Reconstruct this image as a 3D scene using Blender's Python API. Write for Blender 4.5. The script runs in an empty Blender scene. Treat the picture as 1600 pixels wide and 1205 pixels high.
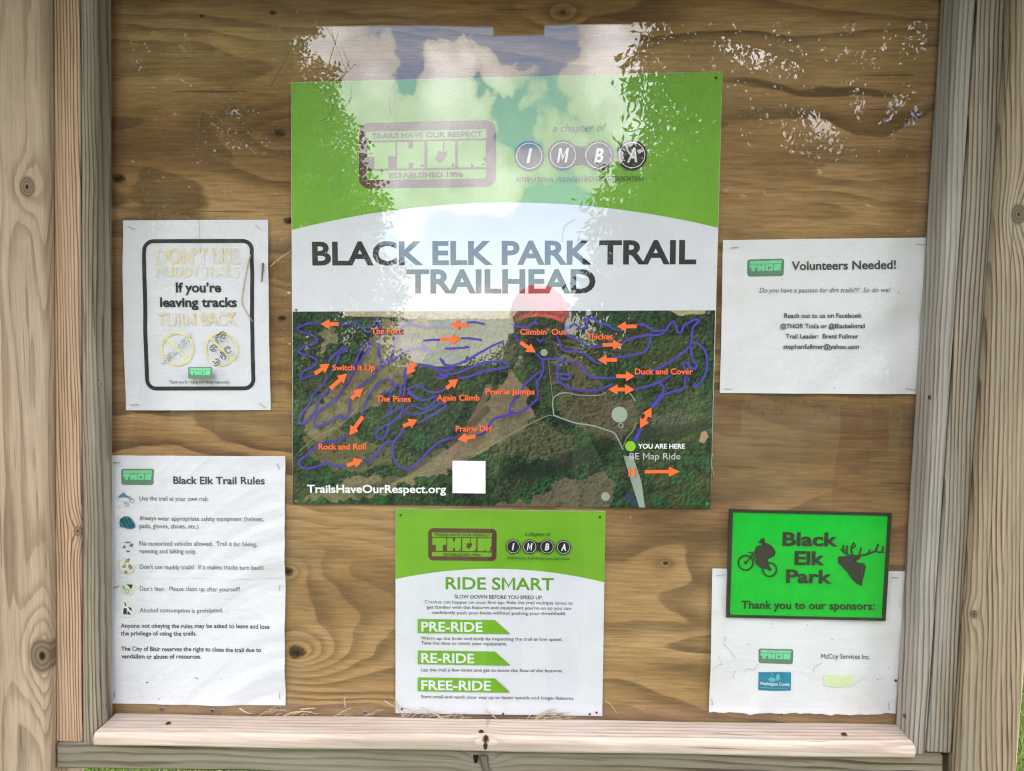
import bpy, math, random
import numpy as np
from mathutils import Vector, Matrix, geometry as mgeo

C = bpy.context.scene.collection
SC = bpy.context.scene
random.seed(7)
RNG = np.random.default_rng(7)

# ------------------------------------------------------------------ camera
F = 1157.0                       # focal length in photograph pixels (1600 x 1205)
D = 1.0817                       # metres from the lens to the plywood
EYE = 1.55                       # lens height
ROT = np.array([[0.99858158, -0.03532097, 0.03984041],
                [0.03789072, 0.99711935, -0.06570605],
                [-0.03740484, 0.06712243, 0.99704336]])
_g = math.radians(1.2)
_G = np.array([[math.cos(_g), -math.sin(_g), 0], [math.sin(_g), math.cos(_g), 0], [0, 0, 1]])
ROT = ROT @ _G.T
def _w(v):                       # (right, down, into the board) -> Blender world axes
    return Vector((v[0], v[2], -v[1]))
AX, AY, AZ = _w(ROT[0]), _w(ROT[1]), _w(ROT[2])
CAM = Vector((0.0, -D, EYE))
cd = bpy.data.cameras.new('camera')
cam = bpy.data.objects.new('camera', cd)
C.objects.link(cam)
m3 = Matrix((AX, -AY, -AZ)).transposed()
cam.matrix_world = Matrix.Translation(CAM) @ m3.to_4x4()
cd.sensor_width = 36.0
cd.lens = F / 1600.0 * 36.0
cd.clip_start = 0.01
cd.clip_end = 2000.0
SC.camera = cam

def ray(px, py):
    return (AX * ((px - 800.0) / F) + AY * ((py - 602.5) / F) + AZ)
def P(px, py, d=0.0):            # a point measured in the photograph, on the plane d metres in front of the plywood
    r = ray(px, py)
    return CAM + r * ((-d - CAM.y) / r.y)
PANE = 0.0135                    # depth of the acrylic sheet's front face
def back_dir(px, py):            # direction a mirrored line of sight takes into the place behind the photographer
    r = ray(px, py)
    return Vector((r.x, -r.y, r.z)) / r.y      # y component is -1
def behind(px, py, dist):        # the point seen mirrored there, dist metres out from the board
    b = back_dir(px, py)
    return Vector((0, D - 2 * PANE, EYE)) + b * (dist + D - 2 * PANE)

# ------------------------------------------------------------------ light
SUN_EL, SUN_AZ = math.radians(62), math.radians(80)      # azimuth from +Y (behind the board) towards +X
world = bpy.data.worlds.new('World')
SC.world = world
world.use_nodes = True
CLOUD = 8.8
SKY_STRENGTH = 0.15

sun_d = bpy.data.lights.new('sun', 'SUN')
sun_d.energy = 3.0
sun_d.angle = math.radians(0.53)
sun_d.color = (1.0, 0.95, 0.87)
sun = bpy.data.objects.new('sun', sun_d)
C.objects.link(sun)
sdir = Vector((math.sin(SUN_AZ) * math.cos(SUN_EL), math.cos(SUN_AZ) * math.cos(SUN_EL), math.sin(SUN_EL)))
sun.rotation_euler = sdir.to_track_quat('Z', 'Y').to_euler()
sun.location = sdir * 50

vs = SC.view_settings
vs.view_transform = 'Standard'
vs.look = 'None'
vs.exposure = 2.38
vs.gamma = 1.0
vs.use_curve_mapping = False
SC.cycles.max_bounces = 5
SC.cycles.diffuse_bounces = 2
SC.cycles.glossy_bounces = 2
SC.cycles.transparent_max_bounces = 16
SC.cycles.caustics_reflective = False
SC.cycles.caustics_refractive = False
SC.cycles.sample_clamp_indirect = 6.0
SC.cycles.use_denoising = True
SC.cycles.denoising_prefilter = 'NONE'
SC.cycles.filter_width = 1.2
SC.cycles.use_adaptive_sampling = False

# ------------------------------------------------------------------ node helpers
class NB:
    """A thin writer of shader nodes."""
    def __init__(self, tree):
        self.t = tree
        tree.nodes.clear()
    def n(self, kind, **kw):
        x = self.t.nodes.new(kind)
        for k, v in kw.items():
            setattr(x, k, v)
        return x
    def put(self, sock, v):
        if isinstance(v, bpy.types.NodeSocket):
            self.t.links.new(v, sock)
        elif v is not None:
            if sock.type in ('RGBA',) and not hasattr(v, '__len__'):
                v = (v, v, v, 1)
            if sock.type == 'RGBA' and len(v) == 3:
                v = (*v, 1)
            sock.default_value = v
    def m(self, op, a, b=None, c=None, clamp=False):
        x = self.n('ShaderNodeMath', operation=op, use_clamp=clamp)
        for i, v in enumerate((a, b, c)):
            if v is not None:
                self.put(x.inputs[i], v)
        return x.outputs[0]
    def add(self, a, b): return self.m('ADD', a, b)
    def sub(self, a, b): return self.m('SUBTRACT', a, b)
    def mul(self, a, b): return self.m('MULTIPLY', a, b)
    def comb(self, x, y, z):
        k = self.n('ShaderNodeCombineXYZ')
        for i, v in enumerate((x, y, z)):
            self.put(k.inputs[i], v)
        return k.outputs[0]
    def sep(self, v):
        k = self.n('ShaderNodeSeparateXYZ')
        self.put(k.inputs[0], v)
        return k.outputs
    def noise(self, vec, scale=1.0, detail=4.0, rough=0.5, dist=0.0):
        k = self.n('ShaderNodeTexNoise')
        self.put(k.inputs['Vector'], vec)
        k.inputs['Scale'].default_value = scale
        k.inputs['Detail'].default_value = detail
        k.inputs['Roughness'].default_value = rough
        k.inputs['Distortion'].default_value = dist
        return k.outputs[0]
    def step(self, v, a, b, lo=0.0, hi=1.0):
        k = self.n('ShaderNodeMapRange', interpolation_type='SMOOTHSTEP')
        self.put(k.inputs[0], v)
        for i, q in enumerate((a, b, lo, hi)):
            self.put(k.inputs[i + 1], q)
        return k.outputs[0]
    def ramp(self, v, stops):
        k = self.n('ShaderNodeValToRGB')
        e = k.color_ramp.elements
        while len(e) < len(stops):
            e.new(0.5)
        for s, (p, c) in zip(e, stops):
            s.position = p
            s.color = (*c, 1) if len(c) == 3 else c
        self.put(k.inputs[0], v)
        return k.outputs[0]
    def mix(self, f, a, b, mode='MIX'):
        k = self.n('ShaderNodeMix', data_type='RGBA', blend_type=mode)
        self.put(k.inputs[0], f)
        self.put(k.inputs[6], a)
        self.put(k.inputs[7], b)
        return k.outputs[2]
    def gauss(self, d2, s):                 # exp(-d2 / s^2)
        return self.m('EXPONENT', self.mul(d2, -1.0 / (s * s)))
    def bump(self, h, strength, dist=0.001):
        k = self.n('ShaderNodeBump')
        k.inputs['Strength'].default_value = strength
        k.inputs['Distance'].default_value = dist
        self.put(k.inputs['Height'], h)
        return k.outputs[0]
    def principled(self, color, rough=0.6, spec=0.3, normal=None):
        k = self.n('ShaderNodeBsdfPrincipled')
        self.put(k.inputs['Base Color'], color)
        self.put(k.inputs['Roughness'], rough)
        k.inputs['Specular IOR Level'].default_value = spec
        if normal is not None:
            self.put(k.inputs['Normal'], normal)
        return k
    def out(self, shader):
        o = self.n('ShaderNodeOutputMaterial')
        self.t.links.new(shader, o.inputs['Surface'])

def lin(r, g, b):
    f = lambda c: (c / 255 / 12.92) if c <= 10 else (((c / 255 + 0.055) / 1.055) ** 2.4)
    return (f(r), f(g), f(b))
def ink(r, g, b, k=1.08):
    return tuple(min(0.85, c * k) for c in lin(r, g, b))

def new_mat(name):
    m = bpy.data.materials.new(name)
    m.use_nodes = True
    return m, NB(m.node_tree)

_plain = {}
def plain(name, col, rough=0.55, spec=0.25, vary=0.06, scale=60.0):
    """A matt colour with a little uneven wear."""
    if name in _plain:
        return _plain[name]
    m, b = new_mat(name)
    tc = b.n('ShaderNodeTexCoord').outputs['Object']
    n = b.noise(tc, scale, 5, 0.6)
    f = b.step(n, 0.3, 0.7, 1 - vary, 1 + vary)
    c = b.mix(1.0, col, b.comb(f, f, f), 'MULTIPLY')
    b.out(b.principled(c, rough, spec).outputs[0])
    _plain[name] = m
    return m

# ------------------------------------------------------------------ sky with cumulus
def build_world():
    b = NB(world.node_tree)
    sky = b.n('ShaderNodeTexSky', sky_type='NISHITA')
    sky.sun_disc = False
    sky.sun_elevation = SUN_EL
    sky.sun_rotation = SUN_AZ
    sky.air_density = 1.0
    sky.dust_density = 0.5
    sky.ozone_density = 2.5
    d = b.n('ShaderNodeTexCoord').outputs['Generated']
    x, y, z = b.sep(d)
    b.put(sky.inputs['Vector'], b.comb(x, y, b.m('MAXIMUM', z, 0.015)))
    big = b.noise(d, 2.6, 3, 0.5)
    fine = b.noise(d, 7.5, 5, 0.57, 0.25)
    dens = b.add(b.mul(b.sub(big, 0.5), 0.9), b.mul(b.sub(fine, 0.5), 1.25))
    dens = b.add(dens, 0.20)
    # openings of blue between the clouds, as bearings out of the clearing
    ny = b.m('MAXIMUM', b.mul(y, -1.0), 0.08)
    curl = b.mul(b.sub(b.noise(d, 11.0, 5, 0.6), 0.5), 0.16)
    u = b.add(b.m('DIVIDE', x, ny), curl)
    v = b.add(b.m('DIVIDE', z, ny), b.mul(b.sub(b.noise(d, 13.0, 5, 0.6), 0.5), 0.13))
    holes = [(735, 40, 75, 36, .62), (655, 75, 40, 45, .40), (850, 62, 55, 42, .55), (628, 118, 16, 20, .30), (775, 150, 16, 40, .36), (800, 205, 35, 34, .40), (905, 170, 45, 45, .20),
             (760, 392, 95, 45, .75), (850, 350, 60, 55, .45), (815, 455, 30, 40, .25), (690, 515, 80, 18, .2)]
    puffs = [(700, 128, 42, 36, .40), (770, 105, 30, 22, .22), (560, 110, 70, 70, .3), (920, 95, 50, 50, .30), (700, 250, 120, 60, .25), (640, 470, 90, 40, .3), (740, 480, 60, 26, .25)]
    for lst, sg in ((holes, -1.0), (puffs, 1.0)):
        for (px, py, sx, sy, amp) in lst:
            q = back_dir(px, py)
            e = b.add(b.m('POWER', b.mul(b.sub(u, q.x), F / sx), 2.0), b.m('POWER', b.mul(b.sub(v, q.z), F / sy), 2.0))
            g = b.m('EXPONENT', b.mul(e, -1.0))
            dens = b.add(dens, b.mul(g, sg * amp))
    edge = b.noise(d, 24.0, 5, 0.6)
    dens = b.add(dens, b.mul(b.sub(edge, 0.5), 0.42))
    mask = b.step(dens, 0.06, 0.16, 0.05, 1.0)
    lit = b.step(b.add(dens, b.mul(b.sub(fine, 0.5), 0.8)), 0.05, 0.75, 0.58, 1.10)
    cl = b.mix(1.0, (CLOUD * 1.0, CLOUD * 0.985, CLOUD * 1.0), b.comb(lit, lit, lit), 'MULTIPLY')
    up = b.step(z, -0.10, -0.07)
    col = b.mix(b.mul(mask, up), sky.outputs[0], cl)
    bg = b.n('ShaderNodeBackground')
    bg.inputs['Strength'].default_value = SKY_STRENGTH
    b.put(bg.inputs['Color'], col)
    o = b.n('ShaderNodeOutputWorld')
    b.t.links.new(bg.outputs[0], o.inputs[0])
build_world()
world.cycles.sampling_method = 'MANUAL'
world.cycles.sample_map_resolution = 1024

# ------------------------------------------------------------------ mesh helpers
def put(o, label=None, cat=None, group=None, kind=None):
    if label: o['label'] = label
    if cat: o['category'] = cat
    if group: o['group'] = group
    if kind: o['kind'] = kind
    return o
def thing(name, loc, label, cat, group=None):
    o = bpy.data.objects.new(name, None)
    o.empty_display_size = 0.05
    C.objects.link(o)
    o.location = loc
    return put(o, label, cat, group)

class MB:
    """Collects world-space faces; build() links them as one mesh object under its parent."""
    def __init__(self):
        self.v, self.f, self.mi, self.mats = [], [], [], []
    def mat(self, m):
        if m not in self.mats:
            self.mats.append(m)
        return self.mats.index(m)
    def add(self, vs_, fs, m):
        k, i = len(self.v), self.mat(m)
        self.v.extend([Vector(q) for q in vs_])
        for f in fs:
            self.f.append([k + j for j in f])
            self.mi.append(i)
    def hexa(self, p, m):                    # 8 corners: 4 of the front, then the 4 behind them
        self.add(p, [(0, 1, 2, 3), (7, 6, 5, 4), (0, 4, 5, 1), (1, 5, 6, 2), (2, 6, 7, 3), (3, 7, 4, 0)], m)
    def box(self, lo, hi, m):
        x0, y0, z0 = lo; x1, y1, z1 = hi
        self.hexa([(x0, y0, z0), (x1, y0, z0), (x1, y0, z1), (x0, y0, z1), (x0, y1, z0), (x1, y1, z0), (x1, y1, z1), (x0, y1, z1)], m)
    def tube(self, pts, r, m, seg=6, taper=None):
        pts = [Vector(p) for p in pts]
        rings = []
        for i, p in enumerate(pts):
            t = (pts[min(i + 1, len(pts) - 1)] - pts[max(i - 1, 0)]).normalized()
            a = t.orthogonal().normalized()
            c = t.cross(a)
            rr = r if taper is None else r + (taper - r) * i / (len(pts) - 1)
            rings.append([p + (a * math.cos(k * math.tau / seg) + c * math.sin(k * math.tau / seg)) * rr for k in range(seg)])
        vs_ = [q for g in rings for q in g]
        fs = []
        for i in range(len(rings) - 1):
            for k in range(seg):
                a, b2 = i * seg + k, i * seg + (k + 1) % seg
                fs.append((a, b2, b2 + seg, a + seg))
        fs.append(tuple(range(seg))[::-1])
        fs.append(tuple(range(len(vs_) - seg, len(vs_))))
        self.add(vs_, fs, m)
    def refine(self, lim):                   # cut large flat pieces so that they can follow a creased sheet
        nf, nm = [], []
        todo = list(zip(self.f, self.mi))
        while todo:
            f, mi = todo.pop()
            n = len(f)
            ls = [(self.v[f[i]] - self.v[f[(i + 1) % n]]).length for i in range(n)]
            k = max(range(n), key=lambda i: ls[i])
            if ls[k] <= lim or n > 4:
                nf.append(f); nm.append(mi)
                continue
            self.v.append((self.v[f[k]] + self.v[f[(k + 1) % n]]) / 2)
            c = len(self.v) - 1
            g = [f[(k + 1 + i) % n] for i in range(n)]          # starts after the long edge, ends before it
            if n == 3:
                todo += [([c, g[0], g[1]], mi), ([c, g[1], g[2]], mi)]
            else:
                todo += [([c, g[0], g[1]], mi), ([c, g[1], g[2]], mi), ([c, g[2], g[3]], mi)]
        self.f, self.mi = nf, nm
    def build(self, name, parent=None, smooth=False, warp=None):
        o0 = parent_world(parent) if parent is not None else Vector((0, 0, 0))
        vv = self.v
        if warp is not None:
            self.refine(0.0042)
            vv = [warp(q) for q in self.v]
        me = bpy.data.meshes.new(name)
        me.from_pydata([tuple(q - o0) for q in vv], [], self.f)
        for m in self.mats:
            me.materials.append(m)
        me.polygons.foreach_set('material_index', self.mi)
        if smooth:
            me.polygons.foreach_set('use_smooth', [True] * len(self.f))
        me.update()
        o = bpy.data.objects.new(name, me)
        C.objects.link(o)
        if parent is not None:
            o.parent = parent
        return o
def parent_world(o):
    p = Vector(o.location)
    while o.parent is not None:
        o = o.parent
        p += Vector(o.location)
    return p

# ------------------------------------------------------------------ printing on flat things
LAY = 0.00012
class Print(MB):
    """Ink on a face d0 in front of the plywood; every new piece of ink lies a hair above the last."""
    def __init__(self, d0, lay=LAY):
        super().__init__()
        self.d, self.lay = d0, lay
    def up(self):
        self.d += self.lay
        return self.d
    def poly(self, pts, m, holes=(), fresh=True):
        d = self.up() if fresh else self.d
        loops = [[P(x, y, d) for x, y in lp] for lp in (pts, *holes)]
        flat = [q for lp in loops for q in lp]
        tris = mgeo.tessellate_polygon(loops)
        fs = []
        for t in tris:
            n = (flat[t[1]] - flat[t[0]]).cross(flat[t[2]] - flat[t[0]])
            fs.append(t if n.y < 0 else (t[0], t[2], t[1]))
        self.add(flat, fs, m)
    def strip(self, pts, w, m, closed=False, step=None):
        """A ribbon w pixels wide along pts."""
        pts = [Vector(p) for p in pts]
        if step:
            q = []
            for a, b in zip(pts, pts[1:] + ([pts[0]] if closed else [])):
                n = max(1, int((b - a).length / step))
                q += [a.lerp(b, i / n) for i in range(n)]
            if not closed: q.append(pts[-1])
            pts = q
        d = self.up()
        n = len(pts)
        vs_, fs = [], []
        for i, p in enumerate(pts):
            if closed:
                a, b = pts[i - 1], pts[(i + 1) % n]
            else:
                a, b = pts[max(i - 1, 0)], pts[min(i + 1, n - 1)]
            t = (b - a).normalized() if (b - a).length > 1e-9 else Vector((1, 0))
            nn = Vector((-t.y, t.x)) * w / 2
            dd = d + 2.5e-6 * i
            vs_ += [P(*(p - nn), dd), P(*(p + nn), dd)]
        for i in range(n if closed else n - 1):
            j = (i + 1) % n
            fs.append((2 * i, 2 * i + 1, 2 * j + 1, 2 * j))
        self.d = d + 2.5e-6 * n
        self.add(vs_, fs, m)
    def disc(self, c, r, m, n=28, ry=None):
        self.poly([(c[0] + r * math.cos(k * math.tau / n), c[1] + (ry or r) * math.sin(k * math.tau / n)) for k in range(n)], m)
    def ring(self, c, r0, r1, m, n=36):
        circ = lambda r: [(c[0] + r * math.cos(k * math.tau / n), c[1] + r * math.sin(k * math.tau / n)) for k in range(n)]
        self.strip(circ((r0 + r1) / 2), abs(r1 - r0), m, closed=True)
    def text(self, s, a, b, cap, m, bold=0.0, shear=0.0, depth=None, space=1.0, d=None):
        """s set from pixel a to pixel b on its baseline, capitals cap pixels tall."""
        vs_, fs, x0, x1 = glyphs(s, bold, shear, space)
        dd = d if d is not None else self.up()
        A, B = P(*a, dd), P(*b, dd)
        U = P(a[0], a[1] - cap, dd) - A
        ex = (B - A) / (x1 - x0)
        xn = (B - A).normalized()
        up = (U - xn * U.dot(xn))
        ez = up / CAPH
        pts = [A + ex * (x - x0) + ez * y for x, y in vs_]
        if depth is None:
            self.add(pts, fs, m)
        else:
            solid(self, pts, fs, depth, m)

def solid(mb, pts, fs, depth, m):
    """Raise flat faces out of the board by depth, with side walls."""
    n = len(pts)
    off = Vector((0, -depth, 0))
    edges = {}
    for f in fs:
        for i in range(len(f)):
            e = (f[i], f[(i + 1) % len(f)])
            edges[e] = edges.get(e, 0) + 1
    faces = [tuple(i + n for i in f) for f in fs]
    for (i, j) in edges:
        if (j, i) not in edges:
            faces.append((i, j, j + n, i + n))
    mb.add(list(pts) + [p + off for p in pts], faces, m)

_gl = {}
def raw_text(s, bold, space):
    cu = bpy.data.curves.new('lettering', 'FONT')
    cu.body = s
    cu.offset = bold
    cu.space_character = space
    cu.resolution_u = 4
    o = bpy.data.objects.new('lettering', cu)
    me = bpy.data.meshes.new_from_object(o)
    vs_ = [(v.co.x, v.co.y) for v in me.vertices]
    fs = [list(p.vertices) for p in me.polygons]
    bpy.data.meshes.remove(me)
    bpy.data.objects.remove(o)
    bpy.data.curves.remove(cu)
    return vs_, fs
def glyphs(s, bold, shear, space):
    key = (s, bold, shear, space)
    if key not in _gl:
        vs_, fs = raw_text(s, bold, space)
        if bold != 0.0 and 'M' in s:           # the font's M folds over itself when thickened: draw it from strokes
            for k, ch in enumerate(s):
                if ch != 'M':
                    continue
                a = raw_text(s[:k + 1], 0.0, space)[0]
                x1 = max(v[0] for v in a)
                m0 = raw_text('M', 0.0, 1.0)[0]
                w = max(v[0] for v in m0) - min(v[0] for v in m0)
                h = max(v[1] for v in m0)
                lo, hi = x1 - w - bold - 0.012, x1 + bold + 0.012
                fs = [f for f in fs if not all(lo < vs_[i][0] < hi for i in f)]
                t = 0.086 + 2 * bold
                w2, h2 = w + 2 * bold, h + 2 * bold
                x0, y0 = x1 - w - bold, -bold
                b1 = h2 * 0.40
                b0 = b1 - t * 1.30
                yl = h2 - (b1 - b0)
                pg = [(0, 0), (t, 0), (t, yl), (w2 / 2, b0), (w2 - t, yl), (w2 - t, 0), (w2, 0), (w2, h2), (w2 - t, h2), (w2 / 2, b1), (t, h2), (0, h2)]
                n0 = len(vs_)
                vs_ = vs_ + [(x0 + x, y0 + y) for x, y in pg]
                fs += [[n0 + q for q in tri] for tri in mgeo.tessellate_polygon([[Vector((x, y, 0)) for x, y in pg]])]
        used = sorted({i for f in fs for i in f})
        mp = {u: n for n, u in enumerate(used)}
        vs_ = [vs_[u] for u in used]
        fs = [[mp[i] for i in f] for f in fs]
        if shear:
            vs_ = [(x + shear * y, y) for x, y in vs_]
        out = []
        for q in fs:
            a = 0
            for i in range(len(q)):
                (x0, y0), (x1, y1) = vs_[q[i]], vs_[q[(i + 1) % len(q)]]
                a += x0 * y1 - x1 * y0
            out.append(q if a > 0 else q[::-1])
        xs = [v[0] for v in vs_]
        _gl[key] = (vs_, out, min(xs), max(xs))
    return _gl[key]
_h = glyphs('H', 0.0, 0.0, 1.0)
CAPH = max(v[1] for v in _h[0])

def quad_map(q):                 # unit square (u right, v down) -> pixels, q = TL, TR, BR, BL
    (ax, ay), (bx, by), (cx, cy), (dx, dy) = q
    def f(u, v):
        return ((ax * (1 - u) + bx * u) * (1 - v) + (dx * (1 - u) + cx * u) * v,
                (ay * (1 - u) + by * u) * (1 - v) + (dy * (1 - u) + cy * u) * v)
    return f
def rrect(u0, v0, u1, v1, ru, rv, n=6):
    out = []
    for cx, cy, a0 in ((u1 - ru, v0 + rv, -90), (u1 - ru, v1 - rv, 0), (u0 + ru, v1 - rv, 90), (u0 + ru, v0 + rv, 180)):
        for k in range(n + 1):
            a = math.radians(a0 + 90 * k / n)
            out.append((cx + ru * math.cos(a), cy + rv * math.sin(a)))
    return out

# numpy value noise, used for creases and the aerial picture
def _hash(i, j, s):
    h = np.sin(i * 127.1 + j * 311.7 + s * 74.7) * 43758.5453
    return h - np.floor(h)
def vnoise(x, y, s=0):
    xi, yi = np.floor(x), np.floor(y)
    xf, yf = x - xi, y - yi
    u, v = xf * xf * (3 - 2 * xf), yf * yf * (3 - 2 * yf)
    a, b, c, d = _hash(xi, yi, s), _hash(xi + 1, yi, s), _hash(xi, yi + 1, s), _hash(xi + 1, yi + 1, s)
    return a * (1 - u) * (1 - v) + b * u * (1 - v) + c * (1 - u) * v + d * u * v
def fbm(x, y, s=0, o=4, g=0.5):
    t, amp, tot = 0, 1.0, 0
    for k in range(o):
        t = t + amp * vnoise(x * 2 ** k, y * 2 ** k, s + 13 * k)
        tot += amp
        amp *= g
    return t / tot

# ------------------------------------------------------------------ wood
def lumber(name, axis, light, mid, dark, freq, pith, slope=0.0, warp=0.006, knots=(), grey=(0.30, 0.29, 0.26), grey_amt=0.25, line=0.5, rough=0.75, seed=0.0, fib=0.20):
    """Sawn softwood cut from a log: growth rings round a pith, pulled about by knots, weathered grey in patches."""
    m, b = new_mat(name)
    pos = b.n('ShaderNodeTexCoord').outputs['Object']
    x, y, z = b.sep(pos)
    L, a, c = (z, x, y) if axis == 'Z' else (x, z, y)
    sq = b.comb(b.mul(a, 6.0), b.mul(c, 6.0), b.add(b.mul(L, 1.1), seed))
    w = b.sub(b.noise(sq, 1.6, 3, 0.5), 0.5)
    w2 = b.sub(b.noise(b.comb(b.mul(a, 40), b.mul(c, 40), b.add(b.mul(L, 5), seed)), 1.0, 2, 0.5), 0.5)
    aa = b.sub(b.sub(a, pith[0]), b.mul(L, slope))
    cc = b.sub(c, pith[1])
    r = b.m('SQRT', b.add(b.mul(aa, aa), b.mul(cc, cc)))
    w3 = b.sub(b.noise(b.comb(b.mul(a, 95), b.mul(c, 95), b.add(b.mul(L, 2.5), seed + 5)), 1.0, 3, 0.6), 0.5)
    r = b.add(r, b.add(b.mul(w, warp * 4), b.add(b.mul(w2, 0.0030), b.mul(w3, 0.0042))))
    kmask = None
    for (kp, kr) in knots:
        k = Vector(kp)
        kl, ka = (k.z, k.x) if axis == 'Z' else (k.x, k.z)
        dl, da = b.sub(L, kl), b.sub(a, ka)
        dl2, da2 = b.mul(dl, dl), b.mul(da, da)
        far = b.m('EXPONENT', b.mul(b.add(b.mul(dl2, 1 / (kr * 3.4) ** 2), b.mul(da2, 1 / (kr * 1.7) ** 2)), -1.0))
        r = b.add(r, b.mul(far, kr * 1.15))
        rad = b.m('SQRT', b.add(b.mul(dl2, 0.55), da2))
        rad = b.add(rad, b.mul(w2, kr * 0.5))
        mk = b.step(rad, kr * 0.75, kr * 1.05, 1.0, 0.0)
        kc = b.ramp(b.m('FRACT', b.mul(rad, 3.6 / kr)), [(0, tuple(q * 0.62 for q in mid)), (0.7, tuple(q * 0.34 for q in mid)), (1, tuple(q * 0.6 for q in mid))])
        core = b.step(rad, kr * 0.10, kr * 0.24)
        kc = b.mix(core, (0.016, 0.010, 0.007), kc)
        kmask = (kmask or []) + [(mk, kc)]
    t = b.m('FRACT', b.mul(r, freq))
    late = b.mul(b.step(t, 0.42, 0.88), b.step(t, 0.93, 1.0, 1.0, 0.0))
    patch = b.noise(b.comb(b.mul(a, 9), b.mul(c, 9), b.add(b.mul(L, 2.2), seed + 3)), 1.3, 4, 0.55)
    early = b.mix(b.step(patch, 0.3, 0.7), light, mid)
    amt = b.mul(late, b.step(b.noise(b.comb(b.mul(a, 50), b.mul(c, 50), b.add(b.mul(L, 3), seed)), 1.0, 3), 0.25, 0.75, line * 0.7, line * 1.6))
    col = b.mix(b.m('MINIMUM', amt, 1.0), early, dark)
    fv = b.comb(b.mul(a, 260), b.mul(c, 260), b.add(b.mul(L, 10), seed))
    fibre = b.noise(fv, 1.0, 5, 0.7)
    ff = b.step(fibre, 0.28, 0.72, 1 - fib, 1 + fib * 0.8)
    col = b.mix(1.0, col, b.comb(ff, ff, ff), 'MULTIPLY')
    crack = b.step(b.noise(b.comb(b.mul(a, 260), b.mul(c, 260), b.add(b.mul(L, 6), seed + 9)), 1.0, 2, 0.4), 0.68, 0.75)
    col = b.mix(b.mul(crack, 0.6), col, tuple(q * 0.3 for q in dark))
    gp = b.noise(b.comb(b.mul(a, 14), b.mul(c, 14), b.add(b.mul(L, 1.4), seed + 7)), 1.5, 5, 0.6)
    col = b.mix(b.step(gp, 0.42, 0.75, 0.0, grey_amt * 1.6), col, grey)
    for mk, kc in kmask or ():
        col = b.mix(mk, col, kc)
    h = b.add(b.mul(fibre, 0.5), b.sub(b.mul(late, 0.6), b.mul(crack, 1.5)))
    b.out(b.principled(col, rough, 0.2, b.bump(h, 0.35, 0.0008)).outputs[0])
    return m

def plywood(name, knots, pitch):
    """Rotary-cut veneer: wide wavering contours across the sheet, tight fibres and a few loose knots."""
    m, b = new_mat(name)
    pos = b.n('ShaderNodeTexCoord').outputs['Object']
    x, y, z = b.sep(pos)
    w = b.sub(b.noise(b.comb(b.mul(x, 3.1), 0.0, b.mul(z, 7.0)), 1.0, 3, 0.5), 0.5)
    f = b.noise(b.comb(b.mul(x, 0.72), 3.3, b.add(b.mul(z, 5.2), b.mul(w, 0.62))), 1.0, 2, 0.5)
    f = b.add(f, b.mul(b.sub(b.noise(b.comb(b.mul(x, 6), 1.0, b.mul(z, 26)), 1.0, 3, 0.5), 0.5), 0.020))
    masks = []
    for (kp, kr, strength) in knots:
        dx, dz = b.sub(x, kp.x), b.sub(z, kp.z)
        dx2, dz2 = b.mul(dx, dx), b.mul(dz, dz)
        far = b.m('EXPONENT', b.mul(b.m('SQRT', b.add(b.mul(dx2, 1 / (kr * 5.5) ** 2), b.mul(dz2, 1 / (kr * 3.2) ** 2))), -1.0))
        f = b.add(f, b.mul(far, strength))
        wob = b.sub(b.noise(b.comb(b.mul(x, 150), 0.0, b.mul(z, 150)), 1.0, 3), 0.5)
        rad = b.add(b.m('SQRT', b.add(b.mul(dx2, 0.45), dz2)), b.mul(wob, kr * 0.9))
        masks.append((b.step(rad, kr * 0.6, kr * 0.95, 1.0, 0.0), b.step(rad, kr * 0.15, kr * 0.75)))
    t = b.m('FRACT', b.mul(f, pitch))
    band = b.mul(b.step(t, 0.22, 0.88), b.step(t, 0.93, 1.0, 1.0, 0.0))
    fade = b.step(b.noise(b.comb(b.mul(x, 2.2), 7.0, b.mul(z, 5.5)), 1.0, 3), 0.34, 0.66, 0.25, 1.0)
    tone = b.noise(b.comb(b.mul(x, 1.3), 5.0, b.mul(z, 6.0)), 1.0, 4, 0.55)
    base = b.ramp(tone, [(0.34, (0.185, 0.096, 0.038)), (0.46, (0.300, 0.165, 0.066)), (0.56, (0.400, 0.232, 0.098)), (0.68, (0.480, 0.292, 0.135))])
    col = b.mix(b.mul(b.mul(band, fade), 0.85), base, (0.105, 0.054, 0.025))
    fib = b.noise(b.comb(b.mul(x, 16), 2.0, b.mul(z, 250)), 1.0, 5, 0.68)
    ff = b.step(fib, 0.28, 0.72, 0.70, 1.24)
    col = b.mix(1.0, col, b.comb(ff, ff, ff), 'MULTIPLY')
    pore = b.step(b.noise(b.comb(b.mul(x, 42), 4.0, b.mul(z, 700)), 1.0, 2, 0.4), 0.66, 0.74)
    col = b.mix(b.mul(pore, 0.45), col, (0.07, 0.038, 0.02))
    check = b.step(b.noise(b.comb(b.mul(x, 5), 8.0, b.mul(z, 210)), 1.0, 2, 0.3), 0.735, 0.76)
    col = b.mix(b.mul(check, 0.7), col, (0.035, 0.02, 0.012))
    dust = b.step(b.noise(b.comb(b.mul(x, 3), 9.0, b.mul(z, 4)), 1.2, 5, 0.6), 0.5, 0.8, 0.0, 0.35)
    col = b.mix(dust, col, (0.33, 0.255, 0.155))
    for mk, core in masks:
        kc = b.mix(core, (0.010, 0.006, 0.004), (0.105, 0.045, 0.020))
        col = b.mix(mk, col, kc)
    h = b.sub(b.mul(fib, 0.5), b.add(b.mul(check, 1.2), b.mul(pore, 0.5)))
    b.out(b.principled(col, 0.7, 0.2, b.bump(h, 0.4, 0.0006)).outputs[0])
    return m

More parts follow.
